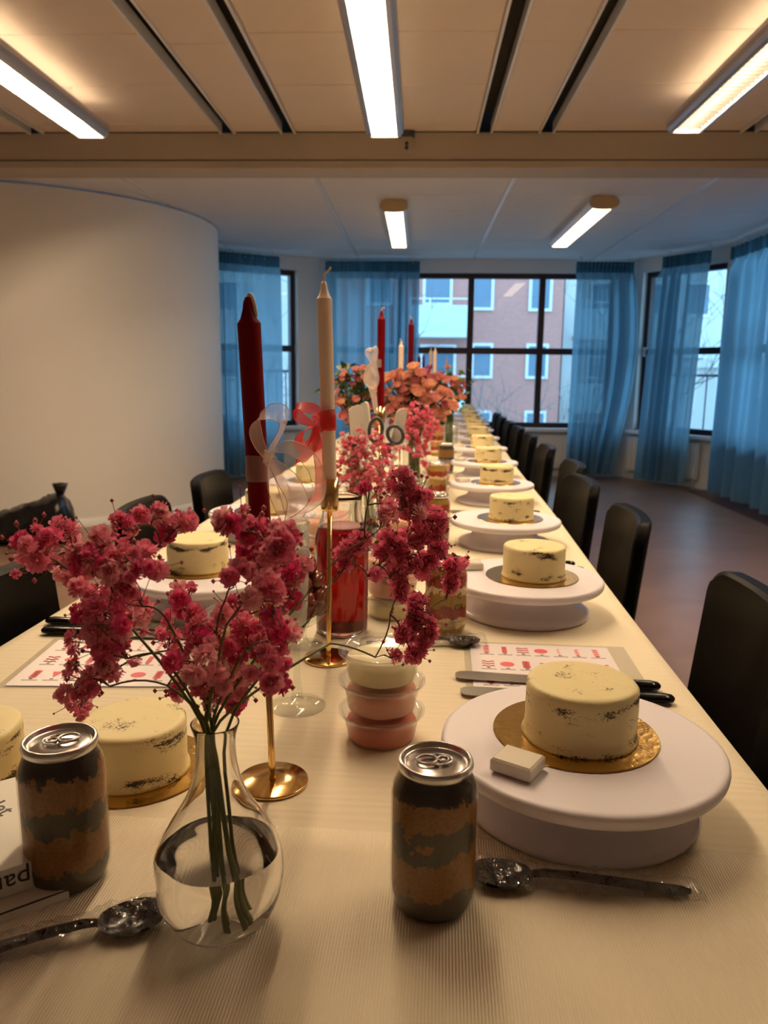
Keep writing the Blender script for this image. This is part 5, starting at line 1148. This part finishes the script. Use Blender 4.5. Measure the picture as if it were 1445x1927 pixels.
def roses(label, Y, px_, mats, nleaf, seed, vlabel, size=0.024):
    rg = random.Random(seed); xs_ = [p[0] for p in px_]; mx_ = sum(xs_)/len(xs_); base = ony(mx_, 900, Y); ox = base.x; vh = 0.17
    ev = thing('glass_vase', vlabel, 'vase', (ox, Y, T), 0, 'straight glass vases')
    MB().lathe([(0.042, 0), (0.044, 0.002), (0.050, vh), (0.048, vh), (0.043, 0.008)], 40).build('glass', 'tglass', ev)
    e = thing('rose_bouquet', label, 'flowers', (ox, Y, T+0.012), 0, 'rose bouquets'); O = V((ox, Y, T+0.012)); mouth = V((0, 0, vh))
    px_ = px_+[(x+rg.uniform(-15, 15), y+rg.uniform(-9, 24), k*0.85) for _ in range(3) for x, y, k in px_]
    for (x, y, k) in px_:
        p = ony(x, y, Y+rg.uniform(-.09, .09))-O; d = (p-mouth*0.8).normalized(); s_ = size*0.88*k*rg.uniform(.85, 1.1)
        MB().tube(smoothpath([(rg.uniform(-.02, .02), rg.uniform(-.02, .02), 0), (rg.uniform(-.02, .02), rg.uniform(-.02, .02), vh), p*0.6+mouth*0.4+V((0, 0, .01)), p-d*s_*0.4], 3), 0.0018, 5).build('stem', 'leaf', e)
        dv = (d+V((rg.uniform(-.3, .3), rg.uniform(-.7, .1), rg.uniform(-.2, .3)))).normalized()
        o = link('rose', rg.choice(RM[mats if rg.random() < .75 else ('rosep' if mats == 'rose' else 'rose')]), e, tuple(p)); o.rotation_euler = dv.to_track_quat('Z', 'Y').to_euler(); o.scale = (s_, s_, s_)
    for k in range(int(nleaf*2.4)):
        x, y, _ = rg.choice(px_); p = ony(x+rg.uniform(-16, 16), y+rg.uniform(-14, 22), Y+rg.uniform(-.06, .08))-O
        o = link('leaf', LFM, e, tuple(p)); o.rotation_euler = (rg.uniform(-.6, .9), rg.uniform(-.8, .8), rg.uniform(0, 6.28)); q_ = rg.uniform(.030, .048); o.scale = (q_, q_, q_)
pA = [(655, 690, .7), (672, 698, .8), (640, 720, .7), (664, 722, .7), (683, 717, .9), (690, 745, 1.1), (648, 745, .9), (667, 730, .9), (640, 760, 1.2), (655, 775, 1.2), (690, 770, 1.0), (700, 790, 1.0), (676, 760, .7), (645, 705, .6), (690, 700, .6), (700, 725, .7), (672, 785, .8)]
roses('rose bouquet of small buds and dark leaves beside the white spatulas', 2.72, pA, 'rosep', 60, 3, 'straight glass vase under the rosebud bouquet', 0.022)
pB = [(755, 715, 1.2), (772, 708, 1.1), (783, 718, 1.3), (800, 730, 1.3), (760, 735, 1.2), (740, 705, .8), (725, 715, .9), (722, 745, .9), (745, 760, 1.0), (770, 752, 1.1), (790, 750, 1.1), (808, 752, 1.2), (825, 745, 1.1), (838, 757, 1.2), (820, 770, 1.1), (800, 770, 1.0), (830, 785, 1.2), (733, 735, .8), (778, 690, 1.1), (815, 762, 1.0), (752, 750, .9), (786, 735, 1.1), (842, 740, .9), (735, 770, .9), (765, 775, .9)]
roses('large peach and pink rose bouquet below the dark red candle', 2.98, pB, 'rose', 46, 5, 'straight glass vase under the peach rose bouquet', 0.028)
pC = [(825, 705, 1.0), (840, 715, 1.0), (855, 712, 1.0), (810, 712, 1.0), (862, 730, .9), (848, 735, 1.1), (832, 728, 1.1), (870, 715, .7), (805, 722, 1.0), (858, 750, .9), (840, 750, 1.0), (868, 700, .6), (842, 690, .6)]
roses('far pink rose bouquet with trailing leaves against the window', 4.2, pC, 'rosep', 40, 8, 'straight glass vase under the far pink roses', 0.032)

# ---- utensil jar: scissors and spatulas standing in it
ux = ony(705, 870, 2.02); Yu = 2.02
e = thing('utensil_jar', 'clear jar holding scissors and white spatulas', 'jar', (ux.x, Yu, T)); MB().lathe([(0.036, 0), (0.038, 0.002), (0.042, 0.12), (0.040, 0.12), (0.037, 0.006)], 36).build('glass', 'tglass', e)
def spat(pb, pt, w, label, flat):
    a = V(pb); b = V(pt); d = b-a; L = d.length; e = thing('spatula', label, 'spatula', tuple(a), 0, 'white spatulas in the jar'); e.rotation_mode = 'QUATERNION'
    z = d.normalized(); x = V((cos(flat), sin(flat), 0)); x = (x-z*x.dot(z)).normalized(); y = z.cross(x); e.rotation_quaternion = Matrix((x, y, z)).transposed().to_quaternion()
    hl = 0.10; poly = [(-w/2, L-hl+0.01), (-w*0.42, L-hl), (w*0.42, L-hl), (w/2, L-hl+0.01), (w/2, L-0.018), (w*0.42, L-0.004), (w*0.2, L), (-w*0.2, L-0.004), (-w*0.45, L-0.012)]
    mb = MB(); n = len(poly); mb.add([(px_, -0.004, pz) for px_, pz in poly]+[(px_, 0.004, pz) for px_, pz in poly], [tuple(range(n)), tuple(range(2*n-1, n-1, -1))]+[(i, i+n, (i+1) % n+n, (i+1) % n) for i in range(n)])
    mb.build('blade', 'silver', e); MB().tube([(0, 0, 0), (0, 0, L-hl+0.004)], 0.006, 8).build('handle', 'silver', e); MB().box((-0.007, -0.0065, L-hl-0.004), (0.007, 0.0065, L-hl+0.045)).build('blade_rib', 'silver', e)
def uj(x, y, dy=0): return ony(x, y, Yu+dy)
spat((ux.x-0.012, Yu-0.005, T+0.012), uj(668, 762, -.01), 0.042, 'broad white spatula leaning towards the ivory candle', 0.25)
spat((ux.x-0.002, Yu+0.012, T+0.012), uj(684, 756, .02), 0.030, 'white spatula tucked behind the broad one', -0.5)
spat((ux.x+0.014, Yu+0.002, T+0.012), uj(757, 768, 0), 0.030, 'narrow white spatula leaning towards the cake turntables', 0.2)
e = thing('scissors', 'grey handled scissors standing handles up in the jar', 'scissors', (ux.x+0.006, Yu-0.018, T+0.012))
O = V((ux.x+0.006, Yu-0.018, T+0.012)); piv = uj(723, 838, -.02)-O
for (cx_, cy_, rx, ry, tl, sg) in ((707, 809, 12, 22, 0.12, 1), (744, 818, 14, 17, -0.5, -1)):
    c = uj(cx_, cy_, -.02)-O; sp = 2.0/FPX
    ring = []
    for k in range(25):
        a = 2*pi*k/24; lx, lz = rx*sp*cos(a), ry*sp*sin(a); ring.append((c.x+lx*cos(tl)+lz*sin(tl), c.y, c.z-lx*sin(tl)+lz*cos(tl)))
    mb = MB().tube(ring, 0.0048, 8); mb.tube([V((c.x, c.y, c.z-ry*sp)), piv], 0.0055, 8); mb.build('handle', 'grey', e)
    mb = MB().tube([piv, V((sg*0.006, 0.004, 0.002))], [0.006, 0.0015], 4); mb.build('blade', 'steel', e)
# ---- crumpled clear piping bags beside turntables
def pbag(x, y, seed, label):
    rg = random.Random(seed); rows = []
    for i in range(9):
        s = i/8; rows.append([((s-0.5)*0.11+rg.uniform(-.006, .006), (k/6-0.5)*0.06*(1-0.4*s)+rg.uniform(-.005, .005), 0.003+rg.uniform(0, .022)*(1-abs(2*k/6-1))) for k in range(7)])
    o = MB().grid(rows, smooth=False).build('piping_bag', 'wrap', None, (x, y, T+0.002), (0, 0, rg.uniform(0, 3))); tag(o, label, 'piping bag', 'clear piping bags')
    so = o.modifiers.new('t', 'SOLIDIFY'); so.thickness = 0.0006
pbag(0.075, 1.70, 1, 'crumpled clear piping bag between turntables near the berry-layered can'); pbag(0.10, 2.16, 2, 'crumpled clear piping bag before the second turntable beyond the laminated sheet'); pbag(0.12, 2.90, 3, 'crumpled clear piping bag before the third turntable beyond the laminated sheet')

# ---- black bin bag by the curved wall
def bin_bag():
    rg = random.Random(2); base = V((-2.58, 4.98, 0)); e = thing('bin_bag', 'black plastic bin bag slumped against the curved wall', 'bag', tuple(base), radians(12))
    rows = []; nx = 28
    for i in range(nx+1):
        s = i/nx; x = -0.33+0.60*s
        h = 0.17+0.20*s if s < 0.86 else 0.345*(1-((s-0.86)/0.14)**2*0.55); h *= min(1, (s+0.02)*9)**0.5 if s < .12 else 1
        d = 0.16*min(1, sqrt(max(0.0, s*(1-s)))*3+0.1); row = []
        for k in range(20):
            a = 2*pi*k/20; yy = d*cos(a)*(1+0.07*sin(5*a+9*s)); zz = h*0.5+h*0.5*sin(a)*(1+0.05*sin(7*a+13*s))+0.006*rg.uniform(-1, 1)
            row.append((x+0.01*rg.uniform(-1, 1), yy, max(0.0, zz)))
        rows.append(row)
    mb = MB().grid(rows, closed=True); n = len(mb.v); mb.f += [tuple(range(19, -1, -1)), tuple(range(n-20, n))]; mb.sm += [True, True]; mb.build('sack', 'bag', e)
    MB().lathe([(0.022, 0.325), (0.035, 0.36), (0.048, 0.40), (0.044, 0.402), (0.02, 0.36)], 14, c=(0.19, 0), mod=lambda a, z: 1+0.2*sin(5*a)).build('tied_neck', 'bag', e)
bin_bag()
